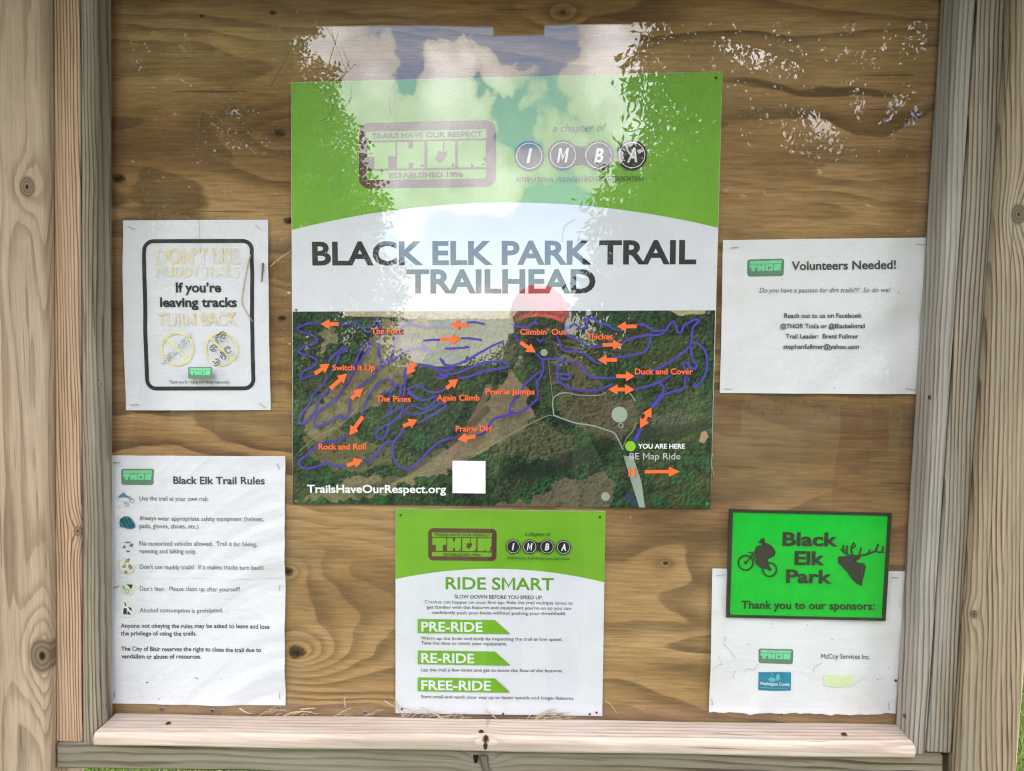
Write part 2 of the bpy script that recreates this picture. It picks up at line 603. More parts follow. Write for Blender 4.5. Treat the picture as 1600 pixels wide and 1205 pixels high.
# ------------------------------------------------------------------ the kiosk
def xline(p0, p1, d):            # x on a straight edge as a function of height
    a, c = P(*p0, d), P(*p1, d)
    return lambda z: a.x + (c.x - a.x) * (z - a.z) / (c.z - a.z)

kiosk = thing('trail_kiosk', (0, 0, 0), 'weathered timber notice kiosk with plywood board, acrylic pane and shingled roof', 'notice kiosk')
ZTOP = 2.16
LI = xline((176.5, 0), (178.5, 1117), 0.0125)            # left edge of the visible plywood
RI = xline((1468, 0), (1397, 1117), 0.006)
LO_IN = xline((124, 0), (127, 1160), 0.056)       # joint between the two left boards
LO_OUT = xline((83, 0), (87.5, 1160), 0.054)
RO_IN = xline((1527, 0), (1448, 1180), 0.056)
RO_OUT = xline((1574, 0), (1487, 1177), 0.054)
LP = xline((69.5, 0), (76, 1205), 0.071)          # post arrises
RP = xline((1585, 0), (1497, 1205), 0.071)

ply_knots = [(P(437, 208), 0.0088, 0.10), (P(186, 279), 0.0085, 0.07), (P(449, 893), 0.0085, 0.30), (P(463, 1019), 0.0125, 0.42),
             (P(880, 20), 0.004, 0.16), (P(452, 345), 0.007, 0.03), (P(441, 497), 0.006, 0.03), (P(427, 20), 0.0042, 0.0), (P(315, 25), 0.003, 0.0), (P(1040, 880), 0.004, 0.10), (P(540, 650), 0.003, -0.08)]
PLY = plywood('plywood', ply_knots, 17.0)
mb = MB()
zb = P(800, 1185).z
mb.box((LI(1.5) - 0.05, 0.0, zb), (RI(1.5) + 0.09, 0.012, ZTOP), PLY)
mb.build('plywood_panel', kiosk)

def bevel(o, w, seg=3):
    md = o.modifiers.new('rounded_edges', 'BEVEL')
    md.width = w
    md.segments = seg
    md.limit_method = 'ANGLE'
    return o
def upright(name, xa, xb, z0, z1, d0, d1, m, bev):
    mb = MB()
    n = 1
    mb.hexa([(xa(z0), -d1, z0), (xb(z0), -d1, z0), (xb(z1), -d1, z1), (xa(z1), -d1, z1),
             (xa(z0), -d0, z0), (xb(z0), -d0, z0), (xb(z1), -d0, z1), (xa(z1), -d0, z1)], m)
    return bevel(mb.build(name, kiosk), bev)

zl_in, zr_in = P(131, 1166, 0.056).z, P(1440, 1184, 0.056).z
zl_out, zr_out = P(105, 1160, 0.054).z, P(1470, 1177, 0.054).z
SL = lumber('inner_board_wood_left', 'Z', (0.289, 0.242, 0.174), (0.187, 0.157, 0.111), (0.069, 0.052, 0.035), 190, (-0.35, 0.05), 0.006, grey=(0.33, 0.30, 0.245), grey_amt=0.30, line=0.75, seed=1.0)
SR = lumber('inner_board_wood_right', 'Z', (0.370, 0.323, 0.275), (0.288, 0.245, 0.202), (0.113, 0.091, 0.077), 170, (0.30, 0.10), -0.01, grey=(0.285, 0.285, 0.26), grey_amt=0.45, line=0.85, seed=4.0)
OL = lumber('outer_board_wood_left', 'Z', (0.490, 0.335, 0.222), (0.430, 0.280, 0.175), (0.185, 0.100, 0.058), 225, (-0.30, -0.08), 0.004, grey_amt=0.12, line=0.8, seed=2.0,
            knots=[(P(122, 830, 0.054), 0.007)])
ORT = lumber('outer_board_wood_right', 'Z', (0.336, 0.281, 0.218), (0.265, 0.214, 0.155), (0.089, 0.068, 0.050), 170, (0.36, -0.10), -0.012, grey=(0.27, 0.275, 0.24), grey_amt=0.5, line=0.95, seed=6.0)
PL = lumber('post_wood_left', 'Z', (0.400, 0.302, 0.212), (0.325, 0.236, 0.155), (0.150, 0.092, 0.054), 150, (P(20, 600, 0.07).x, -0.015), 0.012, warp=0.010,
            knots=[(P(42, 292, 0.071), 0.0125), (P(66, 1025, 0.071), 0.021)], grey=(0.36, 0.315, 0.245), grey_amt=0.3, line=0.45, seed=11.0)
PR = lumber('post_wood_right', 'Z', (0.328, 0.254, 0.168), (0.261, 0.199, 0.129), (0.086, 0.058, 0.036), 165, (P(1530, 600, 0.07).x + 0.03, -0.035), -0.05, warp=0.008,
            knots=[(P(1522, 960, 0.071), 0.005), (P(1592, 335, 0.071), 0.012)], grey=(0.27, 0.25, 0.19), grey_amt=0.5, line=0.75, seed=15.0)
RAILW = lumber('rail_wood', 'X', (0.225, 0.185, 0.130), (0.185, 0.145, 0.098), (0.066, 0.045, 0.029), 175, (P(800, 1190).z - 0.06, 0.10), 0.006, grey=(0.27, 0.255, 0.20), grey_amt=0.4, line=0.8, seed=20.0,
               knots=[(P(755, 1185, 0.058), 0.008)])
SILLW = lumber('sill_wood', 'X', (0.64, 0.53, 0.44), (0.55, 0.435, 0.35), (0.258, 0.160, 0.117), 120, (P(800, 1120).z - 0.05, 0.28), -0.01, warp=0.004, grey=(0.42, 0.36, 0.31), grey_amt=0.35, line=0.38, seed=26.0,
               knots=[(P(759, 1157, 0.064), 0.0045)])

upright('inner_frame_board', LO_IN, LI, zl_in, ZTOP, 0.0125, 0.056, SL, 0.0065)
upright('inner_frame_board', RI, RO_IN, zr_in, ZTOP, 0.006, 0.056, SR, 0.0065)
upright('outer_frame_board', LO_OUT, lambda z: LO_IN(z) - 0.0006, zl_out, ZTOP, 0.0, 0.0545, OL, 0.003)
upright('outer_frame_board', lambda z: RO_IN(z) + 0.0006, RO_OUT, zr_out, ZTOP, 0.0, 0.0545, ORT, 0.003)
upright('post', lambda z: LP(z) - 0.089, LP, -0.1, 2.28, -0.018, 0.071, PL, 0.007)
upright('post', RP, lambda z: RP(z) + 0.081, -0.1, 2.28, -0.018, 0.071, PR, 0.007)

# rail under the sill
mb = MB()
d = 0.0575
q = [P(88, 1160.8, d), P(1474, 1180.2, d), P(1474, 1222, d), P(88, 1201, d)]
yb = Vector((0, d - 0.004, 0))
mb.hexa([q[3], q[2], q[1], q[0]] + [v + yb for v in (q[3], q[2], q[1], q[0])], RAILW)
bevel(mb.build('bottom_rail', kiosk), 0.003)

mb = MB()
STUB = lumber('split_wood', 'Z', (0.16, 0.135, 0.10), (0.12, 0.10, 0.07), (0.03, 0.022, 0.015), 320, (0.3, 0.2), -0.3, grey_amt=0.3, seed=44.0)
p4 = [P(755, 1207, 0.0582), P(770, 1207, 0.0582), P(760, 1183, 0.0582), P(744, 1183, 0.0582)]
mb.hexa(p4 + [q + Vector((0, 0.01, 0)) for q in p4], STUB)
p4 = [P(741, 1192, 0.0584), P(746, 1192, 0.0584), P(748, 1180, 0.0584), P(739, 1180, 0.0584)]
mb.hexa(p4 + [q + Vector((0, 0.01, 0)) for q in p4], plain('painted_split_shade', (0.015, 0.012, 0.009), 0.9, 0.05))  # near-black block standing in for the shade inside the split
mb.build('branch_stub', kiosk)

# sill: a board with a rounded nose
mb = MB()
zl, zr = P(180, 1117.5, 0.017).z, P(1396, 1134.5, 0.017).z
prof = [(0.0125, 0.0)]
R1, R2, T = 0.010, 0.005, 0.0225
DN = 0.0645
for k in range(9):
    a = math.radians(90 - 90 * k / 8)
    prof.append((DN - R1 + R1 * math.cos(a), -R1 + R1 * math.sin(a)))
for k in range(6):
    a = math.radians(-90 * k / 5)
    prof.append((DN - R2 + R2 * math.cos(a), -T + R2 + R2 * math.sin(a)))
prof.append((0.0125, -T))
ns = 60
vs_, fs = [], []
def sill_end(d):
    t = max(0.0, min(1.0, d / 0.056))
    return 0.0
for i in range(ns + 1):
    s = i / ns
    for (d, h) in prof:
        xl, xr = LI(1.05) + 0.0012, RI(1.05) - 0.0012
        z0 = zl + (zr - zl) * s
        over = max(0.0, d - 0.053) * 0.3
        vs_.append((xl - over + (xr - xl + 2 * over) * s, -d, z0 + h + 0.0006 * math.sin(s * 21 + d * 90)))
k = len(prof)
for i in range(ns):
    for j in range(k):
        fs.append((i * k + j, i * k + (j + 1) % k, (i + 1) * k + (j + 1) % k, (i + 1) * k + j))
fs.append(tuple(range(k))[::-1])
fs.append(tuple(range(ns * k, ns * k + k)))
mb.add(vs_, fs, SILLW)
sill = mb.build('sill', kiosk, smooth=False)
bm_fix = sill.data
import bmesh
bm = bmesh.new(); bm.from_mesh(bm_fix); bmesh.ops.recalc_face_normals(bm, faces=bm.faces); bm.to_mesh(bm_fix); bm.free()
for p in sill.data.polygons:
    p.use_smooth = len(p.vertices) == 4
sill.data.set_sharp_from_angle(angle=math.radians(40))

# acrylic sheet
m, b = new_mat('acrylic')
geo = b.n('ShaderNodeNewGeometry')
dt = b.n('ShaderNodeVectorMath', operation='DOT_PRODUCT')
b.put(dt.inputs[0], geo.outputs['Normal']); b.put(dt.inputs[1], geo.outputs['Incoming'])
c1 = b.sub(1.0, b.m('ABSOLUTE', dt.outputs['Value']))
fres = b.add(0.043, b.mul(b.m('POWER', c1, 5.0), 0.957))
gl = b.n('ShaderNodeBsdfGlossy')
gl.inputs['Roughness'].default_value = 0.0
gl.inputs['Color'].default_value = (1, 1, 1, 1)
pos = b.n('ShaderNodeTexCoord').outputs['Object']
x, y, z = b.sep(pos)
wave = b.noise(b.comb(b.mul(x, 2.2), 0.0, b.mul(z, 2.2)), 1.0, 1, 0.3)
b.put(gl.inputs['Normal'], b.bump(wave, 0.10, 0.02))
tr = b.n('ShaderNodeBsdfTransparent')
tr.inputs['Color'].default_value = (0.992, 0.993, 0.993, 1)
mx = b.n('ShaderNodeMixShader')
b.put(mx.inputs[0], fres); b.t.links.new(tr.outputs[0], mx.inputs[1]); b.t.links.new(gl.outputs[0], mx.inputs[2])
df = b.n('ShaderNodeBsdfDiffuse')
df.inputs['Color'].default_value = (0.55, 0.52, 0.46, 1)
speck = b.step(b.noise(b.comb(b.mul(x, 95), 0.0, b.mul(z, 95)), 1.0, 2, 0.5), 0.745, 0.80, 0.0, 0.25)
film = b.step(b.noise(b.comb(b.mul(x, 9), 3.0, b.mul(z, 5)), 1.0, 5, 0.65), 0.5, 0.85, 0.0, 0.014)
mx2 = b.n('ShaderNodeMixShader')
b.put(mx2.inputs[0], b.m('MAXIMUM', speck, film)); b.t.links.new(mx.outputs[0], mx2.inputs[1]); b.t.links.new(df.outputs[0], mx2.inputs[2])
b.out(mx2.outputs[0])
ACRYL = m
mb = MB()
z0, z1 = max(zl, zr) - 0.004, ZTOP - 0.01
z0l = zl + 0.0006
mb.hexa([(LI(z0) + 0.0015, -PANE, zl + 0.0012), (RI(z0) - 0.0015, -PANE, zr + 0.0012), (RI(z1) - 0.0015, -PANE, z1), (LI(z1) + 0.0015, -PANE, z1),
         (LI(z0) + 0.0015, -PANE + 0.003, zl + 0.0012), (RI(z0) - 0.0015, -PANE + 0.003, zr + 0.0012), (RI(z1) - 0.0015, -PANE + 0.003, z1), (LI(z1) + 0.0015, -PANE + 0.003, z1)], ACRYL)
mb.build('acrylic_pane', kiosk)

# roof
ROOFW = lumber('roof_boards', 'X', (0.22, 0.16, 0.10), (0.17, 0.12, 0.075), (0.07, 0.045, 0.03), 120, (2.3, 0.2), 0.0, grey_amt=0.3, seed=31.0)
m, b = new_mat('roof_shingle')
pos = b.n('ShaderNodeTexCoord').outputs['Object']
g = b.noise(pos, 900, 2, 0.6)
b.out(b.principled(b.ramp(g, [(0.3, (0.035, 0.032, 0.03)), (0.7, (0.10, 0.095, 0.088))]), 0.9, 0.1, b.bump(g, 0.5, 0.002)).outputs[0])
SHING = m
EAVE_Y, RIDGE_Y = -0.56, 0.10
ez = behind(800, 44, -EAVE_Y).z
SLOPE = 0.62
def roof_z(y): return ez + (y - EAVE_Y) * SLOPE if y <= RIDGE_Y else ez + (2 * RIDGE_Y - y - EAVE_Y) * SLOPE
X0, X1 = -1.12, 1.14
mb = MB()
for ya, yb2 in ((EAVE_Y + 0.012, RIDGE_Y), (RIDGE_Y, 2 * RIDGE_Y - EAVE_Y - 0.012)):
    za, zb2 = roof_z(ya) + 0.006, roof_z(yb2) + 0.006
    mb.hexa([(X0, ya, za), (X1, ya, za), (X1, yb2, zb2), (X0, yb2, zb2), (X0, ya, za + 0.018), (X1, ya, za + 0.018), (X1, yb2, zb2 + 0.018), (X0, yb2, zb2 + 0.018)], ROOFW)
deck = mb.build('roof', kiosk)
mb = MB()
tabs = [-60, 130, 260, 400, 443, 497, 640, 770, 850, 990, 1120, 1260, 1400, 1500, 1700]
sag = [0.0, 0.002, 0.001, 0.002, -0.015, 0.001, 0.002, -0.013, 0.006, 0.010, 0.010, 0.008, 0.012, 0.010]
for i in range(len(tabs) - 1):
    xa = max(X0, behind(tabs[i], 44, -EAVE_Y).x); xb = min(X1, behind(tabs[i + 1], 44, -EAVE_Y).x)
    if xb - xa < 0.01: continue
    ya = EAVE_Y + sag[i] * 0.3
    za = ez + sag[i]
    yb2 = EAVE_Y + 0.15
    zt = roof_z(yb2) + 0.030
    mb.hexa([(xa, ya, za), (xb, ya, za + 0.001), (xb, yb2, zt), (xa, yb2, zt), (xa, ya, za + 0.008), (xb, ya, za + 0.009), (xb, yb2, zt + 0.006), (xa, yb2, zt + 0.006)], SHING)
rows = 5
for side in (0, 1):
    for rI in range(1 if side == 0 else 0, rows):
        for i in range(16):
            xa = X0 + (X1 - X0) * i / 16 + 0.002; xb = X0 + (X1 - X0) * (i + 1) / 16 - 0.002
            y0 = EAVE_Y + 0.13 * rI; y1 = min(y0 + 0.15, RIDGE_Y)
            z0_, z1_ = roof_z(y0) + 0.036 + 0.002 * (i % 3), roof_z(y1) + 0.029
            if side: y0, y1 = 2 * RIDGE_Y - y0, 2 * RIDGE_Y - y1
            mb.hexa([(xa, y0, z0_), (xb, y0, z0_), (xb, y1, z1_), (xa, y1, z1_), (xa, y0, z0_ + 0.006), (xb, y0, z0_ + 0.006), (xb, y1, z1_ + 0.006), (xa, y1, z1_ + 0.006)], SHING)
sh = mb.build('shingle_course', deck)
# gable rafters carrying the roof
for xr_ in (LP(2.2) - 0.045, RP(2.2) + 0.045):
    mb = MB()
    for ya, yb2 in ((EAVE_Y + 0.03, RIDGE_Y), (RIDGE_Y, 2 * RIDGE_Y - EAVE_Y - 0.03)):
        za, zb2 = roof_z(ya) + 0.004, roof_z(yb2) + 0.004
        mb.hexa([(xr_ - 0.02, ya, za - 0.08), (xr_ + 0.02, ya, za - 0.08), (xr_ + 0.02, yb2, zb2 - 0.08), (xr_ - 0.02, yb2, zb2 - 0.08),
                 (xr_ - 0.02, ya, za), (xr_ + 0.02, ya, za), (xr_ + 0.02, yb2, zb2), (xr_ - 0.02, yb2, zb2)], ROOFW)
    mb.build('rafter', kiosk)
mb = MB()
mb.box((LO_OUT(2.1), -0.058, ZTOP + 0.001), (RO_OUT(2.1), 0.03, ZTOP + 0.09), RAILW)
mb.build('top_rail', kiosk)

# ------------------------------------------------------------------ small metal
STEEL = plain('dull_steel', (0.30, 0.30, 0.29), 0.45, 0.5, 0.2, 900)
STEEL.node_tree.nodes['Principled BSDF'].inputs['Metallic'].default_value = 0.7
DARK = plain('dark_recess', (0.012, 0.011, 0.010), 0.8, 0.1)
RUST = plain('rusty_steel', (0.10, 0.055, 0.03), 0.7, 0.3, 0.3, 900)
def screw(at, nrm, r, parent, m=None, hole=0.45):
    nrm = Vector(nrm).normalized()
    a = nrm.orthogonal().normalized(); c = nrm.cross(a)
    mb = MB()
    n = 14
    for (r0, h0, r1, h1, mm) in ((r, 0.0, r, r * 0.22, m or STEEL), (r, r * 0.22, r * 0.75, r * 0.38, m or STEEL), (r * 0.75, r * 0.38, r * hole, r * 0.40, m or STEEL), (r * hole, r * 0.40, r * hole * 0.8, r * 0.1, DARK)):
        vs_ = []
        for rr, hh in ((r0, h0), (r1, h1)):
            vs_ += [at + (a * math.cos(k * math.tau / n) + c * math.sin(k * math.tau / n)) * rr + nrm * hh for k in range(n)]
        mb.add(vs_, [(k, (k + 1) % n, n + (k + 1) % n, n + k) for k in range(n)], mm)
    mb.add([at + (a * math.cos(k * math.tau / n) + c * math.sin(k * math.tau / n)) * r * hole * 0.8 + nrm * r * 0.1 for k in range(n)], [tuple(range(n))], DARK)
    return mb.build('screw', parent)
def on_side(px, py, xf, nx):      # a point on the side face of an inner board
    r = ray(px, py)
    t = 1.0
    for _ in range(30):
        q = CAM + r * t
        t += (xf(q.z) - q.x) / r.x
    return CAM + r * t
q = on_side(156, 600, LI, 1); screw(q + Vector((0.0001, 0, 0)), (1, 0, 0), 0.0036, kiosk)
q = on_side(163.5, 1102, LI, 1); screw(q + Vector((0.0001, 0, 0)), (1, 0, 0), 0.0036, kiosk)
q = on_side(1453, 621, RI, -1); screw(q + Vector((-0.0001, 0, 0)), (-1, 0, 0), 0.0034, kiosk, RUST)
q = on_side(1414, 1119, RI, -1); screw(q + Vector((-0.0001, 0, 0)), (-1, 0, 0), 0.0034, kiosk, RUST)
def on_level(px, py, z):
    r = ray(px, py)
    return CAM + r * ((z - CAM.z) / r.z)
for (px, py) in ((263, 1131), (752, 1144), (1319, 1148)):
    zz = zl + (zr - zl) * (px - 180) / 1216
    screw(on_level(px, py, zz + 0.0004), (0, 0, 1), 0.0042, kiosk, RUST, 0.6)
PITCH = plain('pitch_pocket', (0.055, 0.022, 0.020), 0.5, 0.3)
mb = MB()
for (px, py, rx, ry) in ((759, 1155, 3.4, 4.6), (758.5, 1166, 3.4, 5.6)):
    cpt = P(px, py, 0.0648); kx = P(px + rx, py, 0.0648) - cpt; kz = P(px, py - ry, 0.0648) - cpt
    ring_ = [cpt + kx * math.cos(k * math.tau / 14) * (1 + 0.15 * math.sin(k * 2.3)) + kz * math.sin(k * math.tau / 14) for k in range(14)]
    mb.add(ring_, [tuple(range(14))], PITCH)
    mb.add(ring_ + [q + Vector((0, 0.004, 0)) for q in ring_], [(k, k + 14, (k + 1) % 14 + 14, (k + 1) % 14) for k in range(14)], PITCH)
mb.build('pitch_pocket', sill)
for (px, py) in ((253, 1107), (332, 1110), (436.5, 1106), (571, 1113), (1221, 1116), (1327, 1115)):
    screw(P(px, py, 0.0002), (0, -1, 0), 0.0033, kiosk)

# ------------------------------------------------------------------ inks
WHITE = plain('sign_white', (0.75, 0.755, 0.81), 0.38, 0.4, 0.03, 14)
GREEN = plain('sign_green', ink(112, 168, 38), 0.40, 0.4, 0.05, 18)
INK = plain('sign_black_ink', (0.022, 0.021, 0.024), 0.45, 0.4)
BROWN = plain('badge_brown', ink(88, 58, 48), 0.45, 0.35)
GREENTXT = plain('green_lettering', ink(96, 152, 40), 0.45, 0.3)
WTXT = plain('white_lettering', (0.78, 0.79, 0.80), 0.45, 0.3)
GREYTXT = plain('soft_black_lettering', (0.075, 0.075, 0.085), 0.5, 0.3)
ORANGE = plain('map_orange', ink(244, 100, 52), 0.45, 0.3)
PURPLE = plain('trail_purple', ink(72, 56, 150), 0.45, 0.3, 0.10, 120)
ROAD = plain('map_road', ink(150, 165, 150), 0.5, 0.3)
ROADL = plain('map_lane', ink(140, 138, 112), 0.5, 0.3)
SIGNEDGE = plain('aluminium_edge', (0.45, 0.46, 0.46), 0.4, 0.5)

def badge(pr, q, frame_c, face_c, letter_c, small=False):
    """The trail club's badge: four block letters between two banners, the O holding a spade."""
    f = quad_map(q)
    M = lambda pts: [f(u, v) for u, v in pts]
    pr.poly(M(rrect(0, 0, 1, 1, 0.075, 0.15)), frame_c)
    if not small:
        pr.poly(M(rrect(0.055, 0.135, 0.93, 0.27, 0.012, 0.02, 3)), face_c)
        pr.poly(M(rrect(0.055, 0.735, 0.93, 0.87, 0.012, 0.02, 3)), face_c)
        y0, y1 = 0.30, 0.70
    else:
        pr.poly(M(rrect(0.06, 0.10, 0.94, 0.27, 0.012, 0.02, 3)), face_c)
        y0, y1 = 0.30, 0.68
    cells = [(0.062, 0.265), (0.278, 0.478), (0.498, 0.702), (0.722, 0.926)]
    shapes = {
        'T': [(0, 1), (1, 1), (1, .46), (.75, .46), (.75, 0), (.25, 0), (.25, .46), (0, .46)],
        'H': [(0, 0), (.42, 0), (.42, .22), (.58, .22), (.58, 0), (1, 0), (1, 1), (.58, 1), (.58, .74), (.42, .74), (.42, 1), (0, 1)],
        'O': [(.03, 0), (.97, 0), (1, .04), (1, .96), (.97, 1), (.03, 1), (0, .96), (0, .04)],
        'R': [(0, 0), (.47, 0), (.47, .20), (.58, 0), (1, 0), (1, .10), (.90, .32), (1, .42), (1, .96), (.97, 1), (.03, 1), (0, .96)]}
    for (a, c), s in zip(cells, 'THOR'):
        g = lambda x, y: f(a + (c - a) * x, y1 + (y0 - y1) * y)
        pr.poly([g(x, y) for x, y in shapes[s]][::-1], face_c if not small else letter_c)
        if s == 'O':
            pr.poly([g(x, y) for x, y in [(.28, .36), (.36, .22), (.46, .18), (.56, .22), (.68, .40), (.72, .62), (.60, .60), (.57, .66), (.52, .60), (.40, .64), (.34, .56)]], frame_c)
            if not small:
                pr.poly([g(x, y) for x, y in [(.54, .6), (.59, .6), (.63, 1.0), (.58, 1.0)]], frame_c)
        if not small:
            cx, cy = g(.92, .09)
            r = abs(f(0.012, 0)[0] - f(0, 0)[0])
            pr.disc((cx, cy), r, frame_c, 10)
    return f

def chain_logo(pr, cs, r, black, white, cap):
    n = 20
    pr.disc(cs[0], r, black)
    pr.disc(cs[3], r, black)
    (x1, y1), (x2, y2) = cs[1], cs[2]
    pts = []
    for k in range(n + 1):
        a = math.radians(40 + 280 * k / n)
        pts.append((x1 + r * math.cos(a), y1 - r * math.sin(a)))
    mid = ((x1 + x2) / 2, (y1 + y2) / 2)
    pts.append((mid[0], mid[1] + r * 0.56))
    for k in range(n + 1):
        a = math.radians(220 + 280 * k / n)
        pts.append((x2 + r * math.cos(a), y2 - r * math.sin(a)))
    pts.append((mid[0], mid[1] - r * 0.56))
    pr.poly(pts, black)
    for (x, y), s, wd in zip(cs, 'IMBA', (0.30, 0.78, 0.58, 0.66)):
        pr.ring((x, y), r * 0.815, r * 0.865, white)
        pr.text(s, (x - cap * wd / 2 - cap * 0.06, y + cap * 0.5), (x + cap * wd / 2 + cap * 0.06, y + cap * 0.5), cap, white, 0.035, 0.22)

def plate(name, quad, d0, d1, parent, face, edge):
    mb = MB()
    a = [P(x, y, d1) for x, y in (quad[3], quad[2], quad[1], quad[0])]
    o = Vector((0, d1 - d0, 0))
    p = a + [v + o for v in a]
    mb.add(p, [(0, 1, 2, 3)], face)
    mb.add(p, [(7, 6, 5, 4), (0, 4, 5, 1), (1, 5, 6, 2), (2, 6, 7, 3), (3, 7, 4, 0)], edge)
    return mb

def arc(p0, pm, p1, n=40):       # parabola through three pixels
    A = np.array([[p[0] ** 2, p[0], 1] for p in (p0, pm, p1)]); y = np.array([p[1] for p in (p0, pm, p1)])
    c = np.linalg.solve(A, y)
    return [(x, c[0] * x * x + c[1] * x + c[2]) for x in np.linspace(p0[0], p1[0], n)]

# ------------------------------------------------------------------ the big trailhead sign
BQ = [(454.6, 129), (1129, 112), (1110, 795), (457.5, 787.5)]
sign = thing('trailhead_sign', P(785, 460, 0.002), 'large square Black Elk Park trailhead sign with green header and aerial trail map', 'sign')
mb = plate('panel', BQ, 0.0012, 0.0036, sign, WHITE, SIGNEDGE)
pr = Print(0.0036)
pr.v, pr.f, pr.mi, pr.mats = mb.v, mb.f, mb.mi, mb.mats
pr.text('BLACK ELK PARK TRAIL', (488, 413.6), (1087.8, 411.6), 34.3, INK, 0.031)
pr.text('TRAILHEAD', (635.8, 457.2), (930.3, 457.2), 34.6, INK, 0.031)
pr.build('panel', sign)
# header
pr = Print(0.0036)
top = [(454.8, 129.2), (1128.8, 112.2)]
pr.poly(top + arc((1121.8, 356), (792, 316.5), (456.2, 359.4), 50), GREEN)
f = badge(pr, [(561, 192.5), (775, 187.6), (775, 292.4), (561, 295)], BROWN, GREEN, GREEN)
pr.text('TRAILS HAVE OUR RESPECT', (580.5, 216), (753, 213), 7.6, BROWN, 0.022)
pr.text('ESTABLISHED 1996', (608, 278.2), (724, 276.2), 7.8, BROWN, 0.026)
pr.text('a chapter of', (864, 206.4), (948, 204.8), 12.2, INK, -0.004, 0.22)
chain_logo(pr, [(827, 243.5), (879.6, 242.6), (935.4, 243), (987.7, 242.4)], 23.6, INK, WTXT, 21)
pr.text('INTERNATIONAL MOUNTAIN BICYCLING ASSOCIATION', (806, 284.4), (1005.8, 281.8), 7.0, INK, 0.004, 0.18)
pr.build('header_band', sign)

# aerial photograph
MQ = [(457.1, 487), (1117.6, 485), (1110, 795), (457.5, 787.5)]
nx, ny = 660, 312
U, V = np.meshgrid(np.linspace(0, 1, nx), np.linspace(0, 1, ny))
(a_, b_, c_, e_) = [np.array(q, float) for q in MQ]
PX = (a_[0] * (1 - U) + b_[0] * U) * (1 - V) + (e_[0] * (1 - U) + c_[0] * U) * V
PY = (a_[1] * (1 - U) + b_[1] * U) * (1 - V) + (e_[1] * (1 - U) + c_[1] * U) * V
def inside(poly, x, y):
    r = np.zeros(x.shape, bool)
    n = len(poly)
    for i in range(n):
        (x0, y0), (x1, y1) = poly[i], poly[(i + 1) % n]
        c = ((y0 > y) != (y1 > y)) & (x < (x1 - x0) * (y - y0) / (y1 - y0 + 1e-9) + x0)
        r ^= c
    return r
wx = PX + (fbm(PX / 14, PY / 14, 3) - 0.5) * 26
wy = PY + (fbm(PX / 14, PY / 14, 5) - 0.5) * 26
n_big, n_mid, n_fine = fbm(PX / 45, PY / 45, 1), fbm(PX / 9, PY / 9, 7, 5, 0.6), fbm(PX / 2.6, PY / 2.6, 9, 2)
forest = np.array(ink(42, 64, 38, 1.35)); deep = np.array(ink(12, 20, 15, 1.0)); fresh = np.array(ink(28, 84, 44, 1.1)); olive = np.array(ink(76, 82, 48, 1.2))
def L3(a, b, t): return a[None, None] * (1 - t[..., None]) + b[None, None] * t[..., None]
sm = lambda x, a, b: np.clip((x - a) / (b - a), 0, 1) ** 2 * (3 - 2 * np.clip((x - a) / (b - a), 0, 1))
col = L3(deep, forest, sm(n_mid * 0.55 + n_fine * 0.45, 0.30, 0.66))
col = col * (1 - sm(n_big, 0.50, 0.66)[..., None] * 0.7) + olive * (sm(n_big, 0.50, 0.66) * (0.45 + 0.6 * n_mid))[..., None] * 0.7
gm = sm(fbm(PX / 30, PY / 30, 21), 0.52, 0.68) * sm(n_mid, 0.38, 0.6)
col = col * (1 - 0.6 * gm[..., None]) + fresh * 0.6 * gm[..., None]
fields = [([(527, 480), (812, 480), (800, 498), (660, 499), (600, 495), (540, 494)], (162, 142, 116), 0.95, 0.0),
          ([(598, 500), (668, 499), (690, 530), (650, 575), (600, 625), (560, 645), (500, 690), (474, 680), (480, 640), (520, 605), (556, 570), (585, 525)], (118, 100, 72), 0.85, 0.5),
          ([(498, 518), (520, 512), (526, 535), (508, 548)], (120, 104, 78), 0.8, 0.5),
          ([(608, 760), (655, 722), (700, 690), (742, 655), (765, 620), (800, 580), (822, 612), (842, 652), (800, 684), (752, 712), (700, 732), (650, 752)], (124, 104, 82), 0.9, 0.15),
          ([(470, 690), (520, 655), (566, 690), (620, 700), (612, 728), (560, 742), (500, 728)], (108, 96, 66), 0.6, 0.5),
          ([(478, 778), (540, 748), (640, 742), (610, 770), (540, 780)], (122, 108, 82), 0.75, 0.2),
          ([(770, 790), (830, 780), (880, 752), (942, 735), (962, 760), (945, 800), (780, 800)], (96, 82, 66), 0.8, 0.3),
          ([(880, 600), (962, 615), (955, 690), (905, 672), (872, 640)], (92, 76, 56), 0.65, 0.4),
          ([(790, 640), (850, 655), (900, 690), (880, 720), (800, 715), (770, 690)], (86, 80, 58), 0.6, 0.6),
          ([(690, 500), (800, 500), (800, 570), (730, 560), (690, 540)], (96, 88, 66), 0.45, 0.5),
          ([(930, 630), (990, 620), (995, 660), (965, 690), (945, 672)], (84, 68, 56), 0.75, 0.1),
          ([(1046, 484), (1104, 484), (1101, 490), (1062, 494)], (150, 138, 100), 0.95, 0.0),
          ([(1020, 650), (1085, 640), (1080, 672), (1030, 680)], (82, 74, 58), 0.6, 0.3),
          ([(880, 570), (925, 562), (935, 600), (905, 612)], (104, 88, 58), 0.6, 0.5),
          ([(855, 560), (905, 553), (908, 562), (870, 568)], (120, 106, 82), 0.7, 0.0)]
